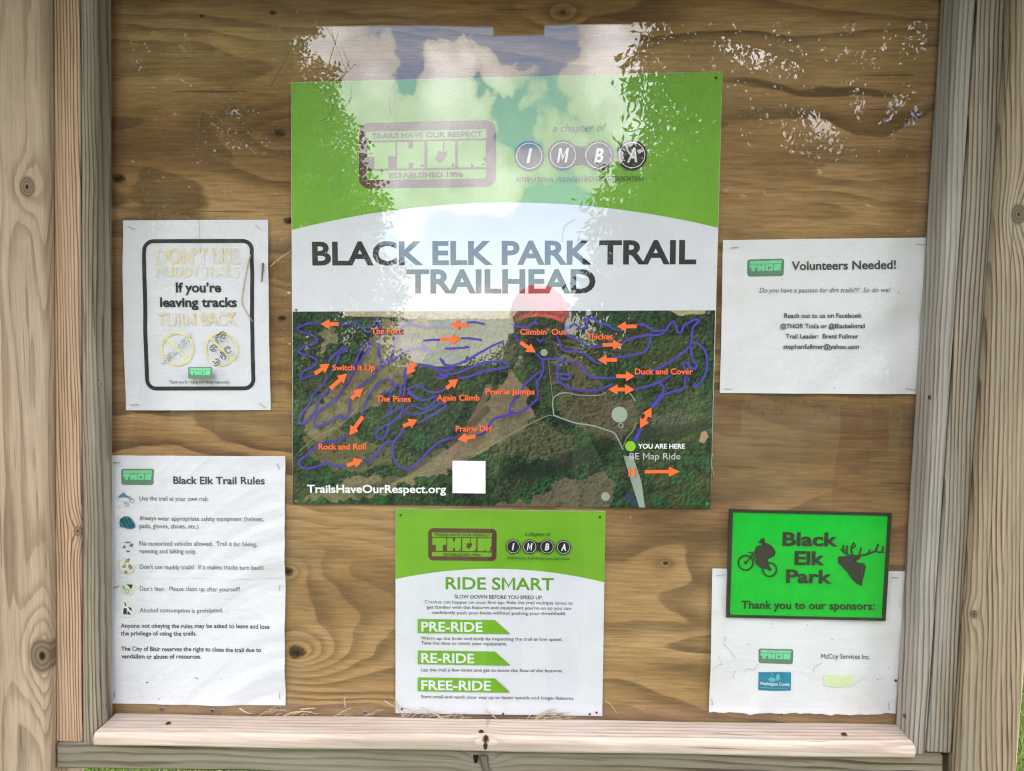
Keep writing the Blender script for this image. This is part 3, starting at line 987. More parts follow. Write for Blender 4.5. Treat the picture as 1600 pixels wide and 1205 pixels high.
for poly, rgb, amt, trees in fields:
    mk = (inside(poly, PX + (wx - PX) * 0.18, PY + (wy - PY) * 0.18) if poly[0][1] < 490 else inside(poly, wx, wy)).astype(float) * amt
    mk = mk * (0.72 + 0.5 * n_mid)
    if trees:
        mk = mk * (1 - trees * sm(fbm(PX / 5.5, PY / 5.5, 33, 2), 0.60, 0.68))
    mk = np.clip(mk, 0, 1)[..., None]
    col = col * (1 - mk) + np.array(ink(rgb[0] * 1.02, rgb[1] * 1.06, rgb[2] * 1.06, 1.3)) * (0.72 + 0.56 * n_fine[..., None]) * mk
emb = fbm(PX / 4.2, PY / 4.2, 41, 3, 0.6) - fbm((PX + 1.5) / 4.2, (PY + 1.5) / 4.2, 41, 3, 0.6)
col = col * np.clip(1 + 3.0 * emb * (1 - 0.85 * sm(col.mean(-1), 0.055, 0.11)), 0.25, 2.2)[..., None]
def along(pts, w):
    best = np.full(PX.shape, 1e9)
    for (x0, y0), (x1, y1) in zip(pts, pts[1:]):
        t = np.clip(((PX - x0) * (x1 - x0) + (PY - y0) * (y1 - y0)) / ((x1 - x0) ** 2 + (y1 - y0) ** 2 + 1e-9), 0, 1)
        best = np.minimum(best, np.hypot(PX - x0 - t * (x1 - x0), PY - y0 - t * (y1 - y0)))
    return 1 - sm(best, w * 0.5, w)
for pts, w, rgb, amt in (([(764, 606), (748, 640), (725, 680), (708, 705), (698, 722)], 7, (148, 118, 100), 0.6), ([(560, 775), (640, 735), (720, 680), (760, 640)], 8, (34, 48, 32), 0.65),
                         ([(790, 738), (850, 735), (900, 715), (950, 695)], 16, (20, 34, 26), 0.75), ([(1000, 680), (1060, 672), (1100, 665)], 12, (20, 26, 22), 0.7)):
    k = (along(pts, w) * amt * (0.6 + 0.6 * n_mid))[..., None].clip(0, 1)
    col = col * (1 - k) + np.array(ink(*rgb)) * k
blue = (inside([(975, 788), (990, 765), (1002, 770), (1003, 792)], wx, wy) * 0.6)[..., None]
col = col * (1 - blue) + np.array(ink(48, 62, 92)) * blue
red = np.array([P(px, py, 0.00372)[:] for px, py in ((0, 0),)])
dm = 0.00374
verts = []
r0 = np.stack([np.array(AX)[None, None] * ((PX - 800) / F)[..., None] + np.array(AY)[None, None] * ((PY - 602.5) / F)[..., None] + np.array(AZ)[None, None]], 0)[0]
W = np.array(CAM)[None, None] + r0 * ((-dm - CAM.y) / r0[..., 1])[..., None]
o0 = np.array(parent_world(sign))
me = bpy.data.meshes.new('trail_map')
me.vertices.add(nx * ny)
me.vertices.foreach_set('co', (W - o0).reshape(-1))
idx = np.arange(nx * ny).reshape(ny, nx)
quads = np.stack([idx[1:, :-1], idx[1:, 1:], idx[:-1, 1:], idx[:-1, :-1]], -1).reshape(-1, 4)
nmap = len(quads)
at_cols = np.concatenate([col.clip(0.002, 0.8), np.ones((ny, nx, 1))], -1).reshape(-1, 4)
m, b = new_mat('aerial_print')
ca = b.n('ShaderNodeVertexColor', layer_name='print')
b.out(b.principled(ca.outputs['Color'], 0.42, 0.35).outputs[0])
AERIAL = m

def smooth(pts, n=5):
    """Catmull-Rom through the traced points."""
    pts = [Vector(p) for p in pts]
    if len(pts) < 3:
        return pts
    q = [pts[0] * 2 - pts[1]] + pts + [pts[-1] * 2 - pts[-2]]
    out = []
    for i in range(1, len(q) - 2):
        for k in range(n):
            t = k / n
            a, b2, c, d2 = q[i - 1], q[i], q[i + 1], q[i + 2]
            out.append(0.5 * ((2 * b2) + (c - a) * t + (2 * a - 5 * b2 + 4 * c - d2) * t * t + (3 * b2 - a - 3 * c + d2) * t ** 3))
    out.append(pts[-1])
    return out
TA, TB, TC, TE, TF, TG, TH = (450, 480), (620, 480), (780, 480), (930, 480), (450, 610), (580, 580), (720, 620)
def tr(o, pts): return [(o[0] + x * 0.125, o[1] + y * 0.125) for x, y in pts]
trails = [
    tr(TA, [(400, 205), (300, 200), (220, 215), (150, 245), (120, 285), (200, 320), (300, 350), (355, 395), (360, 430), (310, 465), (200, 490), (150, 530), (130, 565), (200, 590), (300, 625), (355, 660), (355, 700), (300, 750), (200, 800), (165, 850), (160, 900), (200, 890), (280, 865), (345, 845)]),
    tr(TA, [(632, 215), (720, 220), (800, 200), (870, 205), (920, 250), (960, 290), (1010, 310), (1060, 250), (1110, 150), (1140, 200), (1150, 290), (1150, 400), (1135, 520), (1130, 600), (1150, 660), (1190, 690), (1240, 670), (1290, 610), (1310, 520), (1350, 410), (1390, 310), (1440, 240), (1510, 205), (1600, 225)]) + tr(TB, [(380, 255), (500, 230), (660, 235)]),
    tr(TA, [(1190, 690), (1290, 680), (1380, 620), (1440, 560), (1520, 520), (1600, 515)]) + tr(TB, [(330, 520), (400, 560), (440, 590)]),
    tr(TB, [(310, 440), (340, 480), (400, 530)]),
    tr(TA, [(510, 690), (545, 630), (600, 580), (660, 530), (720, 520), (735, 540), (690, 560), (640, 590), (610, 680), (575, 760), (540, 820), (480, 900), (430, 970), (370, 1040), (310, 1100), (280, 1180)]) + tr(TF, [(250, 190), (200, 250), (160, 320), (145, 400), (190, 415), (240, 380), (300, 310), (340, 250), (360, 180), (400, 100), (460, 40), (530, -10)]),
    tr(TA, [(730, 830), (790, 760), (840, 700), (880, 600), (930, 510), (1000, 440), (1030, 460), (1010, 520), (960, 600), (900, 690), (830, 790), (790, 880), (740, 960), (680, 1040), (620, 1130)]) + tr(TF, [(560, 140), (480, 200), (400, 250), (350, 320), (330, 400), (350, 455), (420, 440), (520, 390), (600, 340), (655, 305), (665, 350), (730, 330), (760, 250), (770, 160), (790, 110)]),
    tr(TA, [(870, 1015), (950, 940), (1060, 870), (1130, 770), (1190, 720), (1260, 690)]),
    tr(TF, [(920, 310), (960, 210), (990, 120), (1050, 10)]) + tr(TA, [(1100, 980), (1180, 920), (1250, 900), (1300, 930), (1310, 1000), (1280, 1080), (1270, 1190)]) + tr(TG, [(250, 480), (200, 545), (150, 575)]),
    tr(TG, [(120, 290), (200, 260), (280, 210), (340, 170), (370, 200), (360, 290), (345, 330)]),
    tr(TG, [(150, 570), (220, 540), (290, 490), (350, 460), (410, 440)]),
    tr(TG, [(420, 0), (410, 100), (420, 200), (405, 300), (400, 420), (380, 520), (320, 590), (240, 650), (150, 690), (90, 730), (60, 790), (80, 840), (140, 840), (190, 790), (220, 680)]),
    tr(TG, [(450, 225), (520, 190), (580, 180), (640, 210), (700, 250), (800, 265), (880, 250), (935, 215)]),
    tr(TG, [(450, 220), (520, 280), (580, 340), (680, 360), (780, 330), (825, 305)]),
    tr(TG, [(460, 260), (540, 330), (620, 365), (720, 350), (800, 310)]),
    tr(TG, [(825, 350), (740, 430), (660, 470), (600, 460), (540, 430), (480, 440), (420, 490)]),
    tr(TG, [(440, 520), (520, 540), (620, 530), (720, 490), (800, 440), (870, 400), (930, 410), (930, 440), (860, 490), (760, 550), (660, 610), (580, 650)]),
    tr(TG, [(410, 720), (360, 790), (300, 860), (270, 930), (265, 1010), (280, 1090), (320, 1160), (390, 1210), (470, 1220), (540, 1180), (620, 1110), (700, 1020), (780, 940), (870, 880), (970, 845), (1080, 825)]),
    tr(TG, [(0, 1090), (60, 1050), (120, 970), (180, 900), (260, 880)]), tr(TF, [(935, 870), (990, 880), (1040, 865), (1090, 820), (1130, 770)]),
    tr(TF, [(768, 560), (680, 600), (600, 635), (500, 640), (400, 670), (330, 720), (240, 800), (170, 860), (130, 905), (170, 960), (260, 975), (400, 940), (490, 905), (560, 940), (640, 955), (730, 945)]),
    tr(TG, [(1305, 810), (1380, 790), (1450, 740), (1480, 670), (1530, 600), (1600, 575)]) + tr(TH, [(560, 235), (640, 215), (740, 195), (830, 140), (900, 80), (960, 20)]) + tr(TC, [(480, 1050), (470, 950), (520, 870), (550, 780), (540, 680), (500, 620), (450, 580)]),
    tr(TH, [(640, 210), (610, 150), (640, 80), (690, 10)]) + tr(TC, [(230, 1120), (300, 1000), (370, 920), (450, 850), (520, 790)]),
    tr(TC, [(540, 650), (620, 650), (720, 645), (810, 645)]),
    tr(TC, [(1460, 890), (1180, 880), (1120, 850), (1060, 790), (1000, 720), (900, 690), (800, 690), (740, 740), (725, 830), (730, 910), (790, 960), (880, 1010), (1000, 1040), (1200, 1045), (1330, 1000), (1420, 960)]),
    tr(TC, [(740, 835), (850, 840), (890, 870), (850, 900), (780, 890)]),
    tr(TC, [(150, 210), (220, 240), (340, 250), (400, 220), (440, 185), (480, 220)]), tr(TC, [(170, 360), (220, 380), (240, 440)]), tr(TC, [(480, 400), (520, 430), (560, 390)]),
    tr(TC, [(720, 350), (750, 430), (780, 520), (850, 550), (950, 550), (1050, 570), (1120, 620), (1200, 690), (1290, 705)]),
    tr(TC, [(820, 210), (830, 300), (860, 360), (960, 400), (1050, 450), (1120, 495), (1200, 500), (1290, 490)]),
    tr(TC, [(820, 235), (880, 260), (930, 210), (980, 240), (1020, 270), (1080, 250), (1100, 200), (1060, 170), (1100, 140), (1170, 145), (1250, 200), (1340, 220), (1420, 270), (1500, 290)]),
    tr(TE, [(520, 220), (600, 220), (680, 260), (740, 300), (820, 290), (880, 290), (920, 230), (970, 180), (1010, 230), (1030, 310), (1080, 310), (1110, 230), (1180, 190), (1260, 150), (1290, 180), (1230, 240), (1210, 330), (1200, 420), (1180, 490), (1100, 560), (1000, 640), (900, 700), (780, 770), (700, 800), (600, 840), (500, 860)]),
    tr(TE, [(340, 450), (420, 400), (540, 370), (660, 350), (780, 350), (860, 320)]), tr(TE, [(690, 370), (670, 480), (620, 550), (520, 590), (400, 610), (210, 640)]),
    tr(TE, [(1200, 455), (1260, 450), (1330, 490), (1380, 570), (1400, 680), (1390, 800), (1340, 900), (1290, 970), (1230, 990), (1250, 950)]),
    tr(TE, [(1190, 480), (1200, 580), (1220, 670), (1270, 720), (1250, 770), (1190, 750), (1150, 700), (1100, 700), (1120, 780), (1130, 860), (1180, 910)]),
    tr(TE, [(1120, 870), (1110, 1010), (950, 1060), (830, 1110), (740, 1190), (690, 1240)]), tr(TE, [(500, 1030), (620, 1000), (720, 970), (820, 920), (900, 880), (960, 840)]), tr(TE, [(800, 940), (850, 1000), (840, 1080), (780, 1140)]),
    tr(TB, [(255, 720), (350, 730), (430, 745), (520, 790), (560, 850), (640, 840), (760, 820), (860, 780), (960, 740), (1080, 700), (1200, 685), (1330, 690), (1390, 720), (1340, 760), (1200, 780), (1060, 810), (900, 870), (770, 890)]),
    tr(TB, [(540, 640), (600, 720), (700, 730), (820, 690), (920, 640), (1020, 580), (1110, 530), (1200, 480), (1330, 430)]), tr(TB, [(520, 760), (620, 790), (720, 760)]), tr(TB, [(480, 870), (560, 890), (640, 860)]),
    tr(TB, [(110, 760), (100, 900), (97, 1000)]), tr(TB, [(800, 390), (900, 390), (1060, 412)]), tr(TB, [(880, 190), (980, 190), (1100, 215)]), tr(TB, [(330, 420), (440, 410), (540, 410)]), tr(TB, [(600, 520), (760, 515), (900, 500)]),
]
pr = Print(0.00386)
R3 = lambda o, pts, s=0.225: [(o[0] + x * s, o[1] + y * s) for x, y in pts]
z3 = (780, 540)
pr.strip(smooth(R3(z3, [(740, 325), (690, 345), (560, 345), (450, 328), (375, 370), (378, 485)])), 1.7, ROAD)
pr.strip(smooth(R3(z3, [(378, 485), (520, 535), (640, 555), (740, 585), (800, 610), (835, 670), (860, 725)])), 2.1, ROAD)
pr.strip(smooth(R3(z3, [(905, 330), (930, 360), (943, 385)])), 1.6, ROAD)
pr.strip(smooth(R3(z3, [(950, 540), (930, 590), (885, 645), (862, 705)])), 1.5, ROADL)
pr.strip(R3(z3, [(340, 90), (372, 370)]), 0.9, ROADL)
pr.strip(smooth(R3(z3, [(370, 487), (330, 490), (180, 560), (0, 660)]) + tr(TH, [(250, 690), (60, 790)]) + [(705, 727.5), (647, 741)]), 1.5, ROADL)
pr.strip(smooth(tr(TA, [(1250, 740), (1180, 830), (1100, 930)]) + tr(TF, [(950, 130), (800, 300), (720, 380), (600, 460), (400, 555), (300, 620), (180, 730), (150, 760)])), 1.1, ROADL)
pr.poly([(974, 712), (989, 713), (1002, 752), (1008, 793), (999, 793), (987, 755)], ROAD)
TANK = plain('map_tank', ink(158, 170, 150), 0.5, 0.3)
pr.disc((968, 648), 12.4, TANK); pr.disc((850, 551), 5.6, TANK); pr.disc((946, 776), 6.8, TANK)
pr.ring((970, 665), 2.8, 4.2, ROAD)
pr.poly([(1092, 690), (1096, 675), (1103, 673), (1107, 682), (1100, 693)], plain('map_sand', ink(168, 140, 110), 0.5, 0.3))
for t_ in trails:
    pr.strip(smooth(t_), 3.5, PURPLE)
pr.strip(R3(z3, [(1130, 350), (1060, 430)]), 5.0, PURPLE)
pr.strip(R3(z3, [(985, 570), (958, 625), (942, 665)]), 6.0, PURPLE)
SHADOW = plain('map_shadow_ink', ink(40, 24, 20), 0.5, 0.3)
def arrow(a, c, double=False, w=5.8, hw=16.0, hl=14.0):
    a, c = Vector(a), Vector(c)
    t = (c - a).normalized(); n = Vector((-t.y, t.x))
    b2 = c - t * hl
    if double:
        a2 = a + t * hl
        pts = [a, a2 + n * hw / 2, a2 + n * w / 2, b2 + n * w / 2, b2 + n * hw / 2, c, b2 - n * hw / 2, b2 - n * w / 2, a2 - n * w / 2, a2 - n * hw / 2]
    else:
        pts = [a + n * w / 2, b2 + n * w / 2, b2 + n * hw / 2, c, b2 - n * hw / 2, b2 - n * w / 2, a - n * w / 2]
    pr.poly([tuple(p) for p in pts], ORANGE)
for a, c in (((529, 506.5), (501, 506.5)), ((492, 584), (515, 568.5)), ((516, 607), (542, 584)), ((549, 623), (567, 607)), ((731, 508), (703, 508)), ((687.5, 530.5), (720, 530)), ((649, 567), (635, 585.6)),
             ((697.5, 607), (716, 592)), ((813, 535), (837, 551)), ((995, 510), (964, 510.4)), ((941.5, 539), (972, 538.5)), ((964, 562.5), (934, 562.5)), ((963, 588), (992, 588)), ((567, 651), (546, 680)),
             ((542, 727.5), (567, 718.5)), ((630, 666), (652.5, 656)), ((743, 681.5), (715, 687))):
    arrow(a, c)
arrow((950, 608.7), (991.5, 608.7), True, hl=15)
arrow((1000, 669.5), (1018, 636.5), True, w=5, hl=15)
arrow((1007.7, 737), (1062, 737), w=5.2, hl=17)
for s, a, c, cap in (('The Fort', (580, 522), (627.5, 522), 8.9), ('Switch it Up', (519.4, 578.8), (586, 578.8), 8.6), ('The Pines', (588, 627.5), (642, 628), 8.8), ('Again Climb', (682.5, 626), (749.4, 626), 8.8),
                     ('Climbin’ Out', (812.7, 523), (884.4, 523), 8.8), ('Thicket', (916, 530.3), (957.5, 530.3), 8.6), ('Duck and Cover', (992, 585), (1082.8, 585), 8.8), ('Prairie Jumps', (759, 616.3), (835.5, 616.3), 8.8),
                     ('Prairie DH', (712, 674.2), (768, 674.2), 8.6), ('Rock and Roll', (498, 702.4), (572, 702.4), 8.8), ('N', (982, 745), (993.5, 745), 13.5)):
    pr.text(s, (a[0] + 0.6, a[1] + 0.7), (c[0] + 0.6, c[1] + 0.7), cap, SHADOW, 0.026)
    pr.text(s, a, c, cap, ORANGE, 0.022)
pr.disc((985, 697.3), 8.2, plain('here_dot', ink(122, 172, 40), 0.5, 0.3))
pr.text('YOU ARE HERE', (997, 701), (1070, 701), 7.2, WTXT, 0.02)
pr.text('BE Map Ride', (983.8, 717.9), (1063, 717.9), 10.0, plain('pale_grey_lettering', (0.50, 0.50, 0.52), 0.5, 0.3), -0.003)
pr.text('TrailsHaveOurRespect.org', (480, 769.8), (697, 770.4), 11.8, WTXT, 0.018)
pr.poly([(707, 720), (758.6, 720.6), (758.6, 771.2), (707, 770.6)], WTXT)
# join the ink to the photograph
k0 = nx * ny
allv = np.array([tuple(q) for q in pr.v]) - o0
me.vertices.add(len(allv))
full = np.concatenate([(W - o0).reshape(-1, 3), allv])
me.vertices.foreach_set('co', full.reshape(-1))
fl = [list(q) for q in quads] + [[k0 + i for i in f_] for f_ in pr.f]
co_list = [tuple(v) for v in full]
bpy.data.meshes.remove(me)
me = bpy.data.meshes.new('trail_map')
me.from_pydata(co_list, [], fl)
me.materials.append(AERIAL)
for mm in pr.mats: me.materials.append(mm)
me.polygons.foreach_set('material_index', [0] * nmap + [i + 1 for i in pr.mi])
at = me.color_attributes.new('print', 'FLOAT_COLOR', 'POINT')
cc_ = np.ones((len(full), 4)); cc_[:k0] = at_cols
at.data.foreach_set('color', cc_.reshape(-1))
me.update()
mo = bpy.data.objects.new('trail_map', me); C.objects.link(mo); mo.parent = sign
for (px, py) in ((1118.5, 122), (463, 484.5), (463, 783.5), (1107, 489), (1105, 787)):
    screw(P(px, py, 0.0038), (0, -1, 0), 0.0020, sign, RUST if py < 200 else STEEL)

# ------------------------------------------------------------------ ride smart sign
RQ = [(618, 795), (946, 799), (941, 1119), (618, 1114.5)]
ride = thing('ride_smart_sign', P(781, 957, 0.002), 'smaller white Ride Smart sign with green arched header just above the sill', 'sign')
mb = plate('panel', RQ, 0.0010, 0.0032, ride, WHITE, SIGNEDGE)
pr = Print(0.0032)
pr.v, pr.f, pr.mi, pr.mats = mb.v, mb.f, mb.mi, mb.mats
pr.text('RIDE SMART', (696.3, 920.6), (865.3, 922.3), 18.3, GREENTXT, 0.020)
pr.text('SLOW DOWN BEFORE YOU SPEED UP.', (710.3, 935), (848, 936.6), 5.5, GREYTXT, 0.018)
for s, a, c in (('Crashes can happen on your first lap. Ride the trail multiple times to', (663.7, 942.8), (895, 945)), ('get familiar with the features and equipment you’re on so you can', (667, 951), (892, 953)),
                ('confidently push your limits without pushing your threshhold.', (674.7, 959.5), (884, 961.3)), ('Warm up the brain and body by inspecting the trail at low speed.', (657.8, 999.6), (879, 1001.6)),
                ('Take the time to check your equipment.', (657.8, 1007), (791.7, 1008.6)), ('Lap the trail a few times and get to know the flow of the features.', (657.8, 1049), (879.7, 1050.6)),
                ('Start small and work your way up to faster speeds and longer features.', (657.8, 1091), (897.5, 1093.6))):
    pr.text(s, a, c, 5.0, GREYTXT, 0.002)
for o_, pts, s, x1, yb_ in (((600, 780), [(235, 832), (770, 840), (877, 937), (235, 930)], 'PRE-RIDE', 754, 986.2), ((600, 935), [(235, 362), (770, 370), (880, 467), (235, 457)], 'RE-RIDE', 741, 1035.2),
                            ((600, 935), [(235, 549), (770, 557), (877, 655), (235, 645)], 'FREE-RIDE', 767, 1077.8)):
    pr.poly(R3(o_, pts), GREEN)
    pr.text(s, (658.3, yb_), (x1, yb_ + 1.0), 14.2, WTXT, 0.022)
pr.build('panel', ride)
pr = Print(0.0032)
pr.poly([(618.2, 795.2), (945.8, 799.2)] + arc((944.2, 910), (771, 888.8), (618.2, 905), 40), GREEN)
badge(pr, [(669, 825.2), (776.2, 826.4), (775.8, 877), (669, 875.8)], BROWN, GREEN, GREEN)
pr.text('TRAILS HAVE OUR RESPECT', (678.5, 837.4), (766.5, 838.3), 4.2, BROWN, 0.012)
pr.text('ESTABLISHED 1996', (693, 868.6), (751, 869.4), 4.2, BROWN, 0.016)
pr.text('a chapter of', (820, 837.4), (861, 838), 6.2, INK, 0.0, 0.22)
chain_logo(pr, [(801.8, 854.4), (827.7, 854.4), (854.7, 854.6), (880.5, 855.3)], 11.5, INK, WTXT, 10)
pr.text('INTERNATIONAL MOUNTAIN BICYCLING ASSOCIATION', (792, 873.9), (890, 875.3), 3.6, INK, 0.006, 0.18)
pr.build('header_band', ride)
for (px, py) in ((626, 805), (937.5, 808), (628, 1108), (932, 1113.5), (921.5, 1116), (786, 1115.5)):
    screw(P(px, py, 0.0033), (0, -1, 0), 0.0019, ride, RUST)

# ------------------------------------------------------------------ paper notices
def paper_mat(name, base, stain, seed):
    m, b = new_mat(name)
    pos = b.n('ShaderNodeTexCoord').outputs['Object']
    n = b.noise(b.n('ShaderNodeVectorMath', operation='ADD').outputs[0], 1)
    va = [q for q in m.node_tree.nodes if q.type == 'VECT_MATH'][0]
    b.put(va.inputs[0], pos); va.inputs[1].default_value = (seed, seed * 2, 0)
    n1 = b.noise(va.outputs[0], 14, 5, 0.6)
    n2 = b.noise(va.outputs[0], 260, 3, 0.6)
    c = b.mix(b.step(n1, 0.52, 0.80, 0.0, 0.55), base, stain)
    sp = b.step(n2, 0.755, 0.80, 0.0, 0.35)
    c = b.mix(sp, c, (0.33, 0.29, 0.22))
    fold = b.noise(b.comb(b.mul(b.sep(pos)[0], 22), 0.0, b.mul(b.sep(pos)[2], 46)), 1.0, 5, 0.6)
    b.out(b.principled(c, 0.7, 0.2, b.bump(fold, 0.55, 0.0030)).outputs[0])
    return m
PAPER = paper_mat('white_paper', (0.79, 0.785, 0.83), (0.66, 0.66, 0.65), 0.0)
PAPER_OLD = paper_mat('damp_white_paper', (0.79, 0.78, 0.80), (0.66, 0.63, 0.53), 3.0)
TXT = plain('toner', (0.065, 0.062, 0.070), 0.6, 0.2)
TXTG = plain('grey_toner', (0.165, 0.165, 0.175), 0.6, 0.2)
FRAME = plain('printed_black_frame', (0.030, 0.026, 0.034), 0.55, 0.3)
def faded(name, col):
    m, b = new_mat(name)
    pos = b.n('ShaderNodeTexCoord').outputs['Object']
    n = b.noise(pos, 55, 5, 0.65)
    b.out(b.principled(b.mix(b.step(n, 0.34, 0.66), (0.76, 0.77, 0.78), col), 0.65, 0.2).outputs[0])
    return m
PALE1 = faded('faded_orange_ink', ink(238, 204, 146))
PALE2 = faded('faded_yellow_ink', ink(232, 220, 176))
PALE3 = plain('faded_yellow_ring', ink(236, 222, 172), 0.6, 0.2, 0.06, 80)
TEAL = plain('faded_teal_ink', ink(58, 84, 96), 0.6, 0.2)
BF = plain('faded_badge_frame', ink(98, 128, 108), 0.6, 0.2)
BG = plain('faded_badge_green', ink(128, 196, 150), 0.6, 0.2)
BL = plain('faded_badge_letters', ink(112, 206, 150), 0.6, 0.2)

def sheet(pr, quad, m, nx=46, ny=60, ragged=0.0, seed=0):
    f = quad_map(quad)
    d = pr.d
    vs_, fs = [], []
    for j in range(ny + 1):
        for i in range(nx + 1):
            x, y = f(i / nx, j / ny)
            if j == ny and ragged:
                y += ragged * (float(vnoise(np.array(i * 0.45), np.array(seed))) - 0.4) * 2
            vs_.append(P(x, y, d))
    for j in range(ny):
        for i in range(nx):
            a = j * (nx + 1) + i
            fs.append((a + nx + 1, a + nx + 2, a + 1, a))
    pr.add(vs_, fs, m)
    pr.d += 0.0003
def creases(seed, amp, sx, sz, pins, base=0.0010):
    """Height of a damp sheet off the board: long soft creases, held down where it is stapled."""
    def w(q):
        x, z = np.array(q.x), np.array(q.z)
        t = z + 0.10 * math.sin(q.x * 9 + seed)
        h = float(fbm(x * sx + seed * 7.3, t * sz + seed * 3.1, seed, 3, 0.45))
        h2 = abs(float(vnoise(x * sx * 0.7 + 11, t * sz * 1.7 + 5 + seed, seed + 4)) - 0.5)
        k = amp * (1.25 * h + 0.5 * (0.5 - h2))
        near = min(((q.x - p.x) ** 2 + (q.z - p.z) ** 2) ** 0.5 for p in pins)
        return Vector((q.x, q.y - base - k * min(1.0, 0.35 + near / 0.05 * 0.65), q.z))
    return w
def staple(a, c, parent, warp, m=None):
    pa, pc = warp(P(*a, 0.0022)), warp(P(*c, 0.0022))
    mb = MB()
    pa.y = pc.y = min(pa.y, pc.y)
    dn = Vector((0, 0.0022, 0))
    mb.tube([pa + dn, pa + Vector((0, -0.0002, 0)), pa.lerp(pc, 0.5) + Vector((0, -0.0006, 0)), pc + Vector((0, -0.0002, 0)), pc + dn], 0.00042, m or STEEL, 5)
    return mb.build('staple', parent)
STAPLE_D = plain('tarnished_staple', (0.09, 0.085, 0.08), 0.5, 0.5)

# muddy trails notice
NQ = [(193.5, 345), (420, 344), (424, 640.6), (198, 641)]
nt = thing('paper_notice', P(309, 493, 0.001), 'portrait paper notice with black rounded border and faded yellow do not use muddy trails lettering', 'paper notice')
pins = [P(205, 356), P(405, 355), P(211, 632), P(411, 633)]
wp = creases(3, 0.0044, 9, 12, pins)
pr = Print(0.0006, 0.00006)
sheet(pr, NQ, PAPER, 60, 78)
rr = [(u, v) for u, v in rrect(0, 0, 1, 1, 0.085, 0.062, 8)]
fq = quad_map([(227.5, 377.6), (394.8, 377), (397.6, 606.6), (231.6, 607)])
pr.strip([fq(u, v) for u, v in rr], 6.2, FRAME, closed=True, step=6)
pr.text('DON’T USE', (247.4, 412), (376, 412), 22.5, PALE1, 0.035)
pr.text('MUDDY TRAILS', (247.4, 432.6), (375.8, 432.6), 15.5, PALE2, 0.030)
pr.text('If you’re', (277, 456.7), (347.4, 456.7), 14.3, INK, 0.030)
pr.text('leaving tracks', (252.6, 479.5), (372.6, 479.5), 14.0, INK, 0.030)
pr.text('TURN BACK', (250, 508.8), (373, 508), 19.0, PALE1, 0.030)
for cx in (278.8, 347.4):
    pr.ring((cx, 545.2), 22.8, 26.8, PALE3)
    pr.strip([(cx - 17, 528), (cx + 17, 562)], 4.2, PALE3, step=5)
rnd = random.Random(4)
ax_, ay_ = Vector((256, 569)), Vector((302, 523))
tdir = (ay_ - ax_).normalized(); tn = Vector((-tdir.y, tdir.x))
for k in range(46):
    s = k / 45
    if 0.43 < s < 0.55: continue
    wd = 4.0 if 0.14 < s < 0.86 else 2.2
    for o_ in (-1, -0.35, 0.35, 1):
        if rnd.random() < (0.75 if 0.14 < s < 0.86 else 0.4):
            c0 = ax_.lerp(ay_, s) + tn * wd * o_
            dv = (tdir * rnd.uniform(0.5, 1.1) + tn * rnd.uniform(-0.6, 0.6)) * 0.85
            pr.strip([c0 - dv, c0 + dv], 0.75, TEAL)
def print_sole(c, ang, ln, wd, rows, m, heel=True):
    ca, sa = math.cos(ang), math.sin(ang)
    T = lambda u, v: (c[0] + u * ca - v * sa, c[1] + u * sa + v * ca)
    for r_ in range(rows):
        u = -ln / 2 + ln * (r_ + 0.5) / rows
        hw = wd / 2 * math.sqrt(max(0.05, 1 - (2 * u / ln) ** 2))
        for v0, v1 in ((-hw, -hw * 0.35), (-hw * 0.15, hw * 0.3), (hw * 0.5, hw)):
            if rnd.random() < 0.88:
                pr.strip([T(u - 0.6, v0), T(u + 0.6, v1)], 1.6 if wd > 7 else 1.2, m)
for c, ang, ln, wd, rows in (((347, 527), -0.9, 21, 14, 8), ((335.6, 544), -0.8, 12, 12, 5), ((358.6, 546.8), 0.9, 12, 11, 5), ((350, 556), 1.0, 14, 9, 6), ((340, 566), -0.75, 13, 11, 5)):
    print_sole(c, ang, ln, wd, rows, FRAME)
badge(pr, [(295.9, 573.4), (333.6, 573.4), (333.6, 591.8), (296, 591.8)], BF, BG, BL, True)
pr.text('Thank you for riding and hiking responsibly.', (266, 599), (361.7, 599), 4.4, TXT, 0.022)
pr.build('sheet', nt, True, wp)
for a, c in (((200.5, 354.5), (211, 358)), ((400.5, 352), (408.5, 358.5)), ((205, 632.5), (218, 631.8)), ((406, 630), (416, 637))):
    staple(a, c, nt, wp)

# trail rules
UQ = [(168, 711), (447, 712), (447.2, 903), (168, 901)]
VQ = [(168, 897.5), (447.2, 899.5), (447, 1101), (168, 1097)]
rl = thing('paper_notice', P(312, 906, 0.001), 'tall creased paper notice of Black Elk Trail Rules with small icons', 'paper notice')
pins = [P(183, 723), P(439, 727), P(438, 918), P(437, 1087), P(181, 1085), P(180, 917)]
wp = creases(8, 0.0064, 3.4, 30, pins)
pr = Print(0.0006, 0.00006)
sheet(pr, VQ, PAPER, 76, 60)
body = pr
badgeq = [(191.3, 732), (243, 731.6), (243, 757), (191.8, 757)]
pr.text('Anyone not obeying the rules may be asked to leave and lose', (192.6, 978.3), (424, 980), 6.6, TXT, 0.020)
pr.text('the privilege of using the trails.', (192.6, 990.2), (310, 991), 6.6, TXT, 0.020)
pr.text('The City of Blair reserves the right to close the trail due to', (193, 1014.4), (410.5, 1016.5), 6.6, TXT, 0.020)
pr.text('vandalism or abuse of resources.', (193, 1026.4), (317, 1027), 6.6, TXT, 0.020)
pr.text('Don’t liter.  Please clean up after yourself!', (221.4, 921.2), (377.5, 921.8), 6.8, TXTG, 0.004)
pr.text('Alcohol consumption is prohibited.', (222, 954.6), (350.7, 955), 6.8, TXTG, 0.004)
GHALO = plain('pale_green_disc', ink(206, 220, 198), 0.6, 0.2)
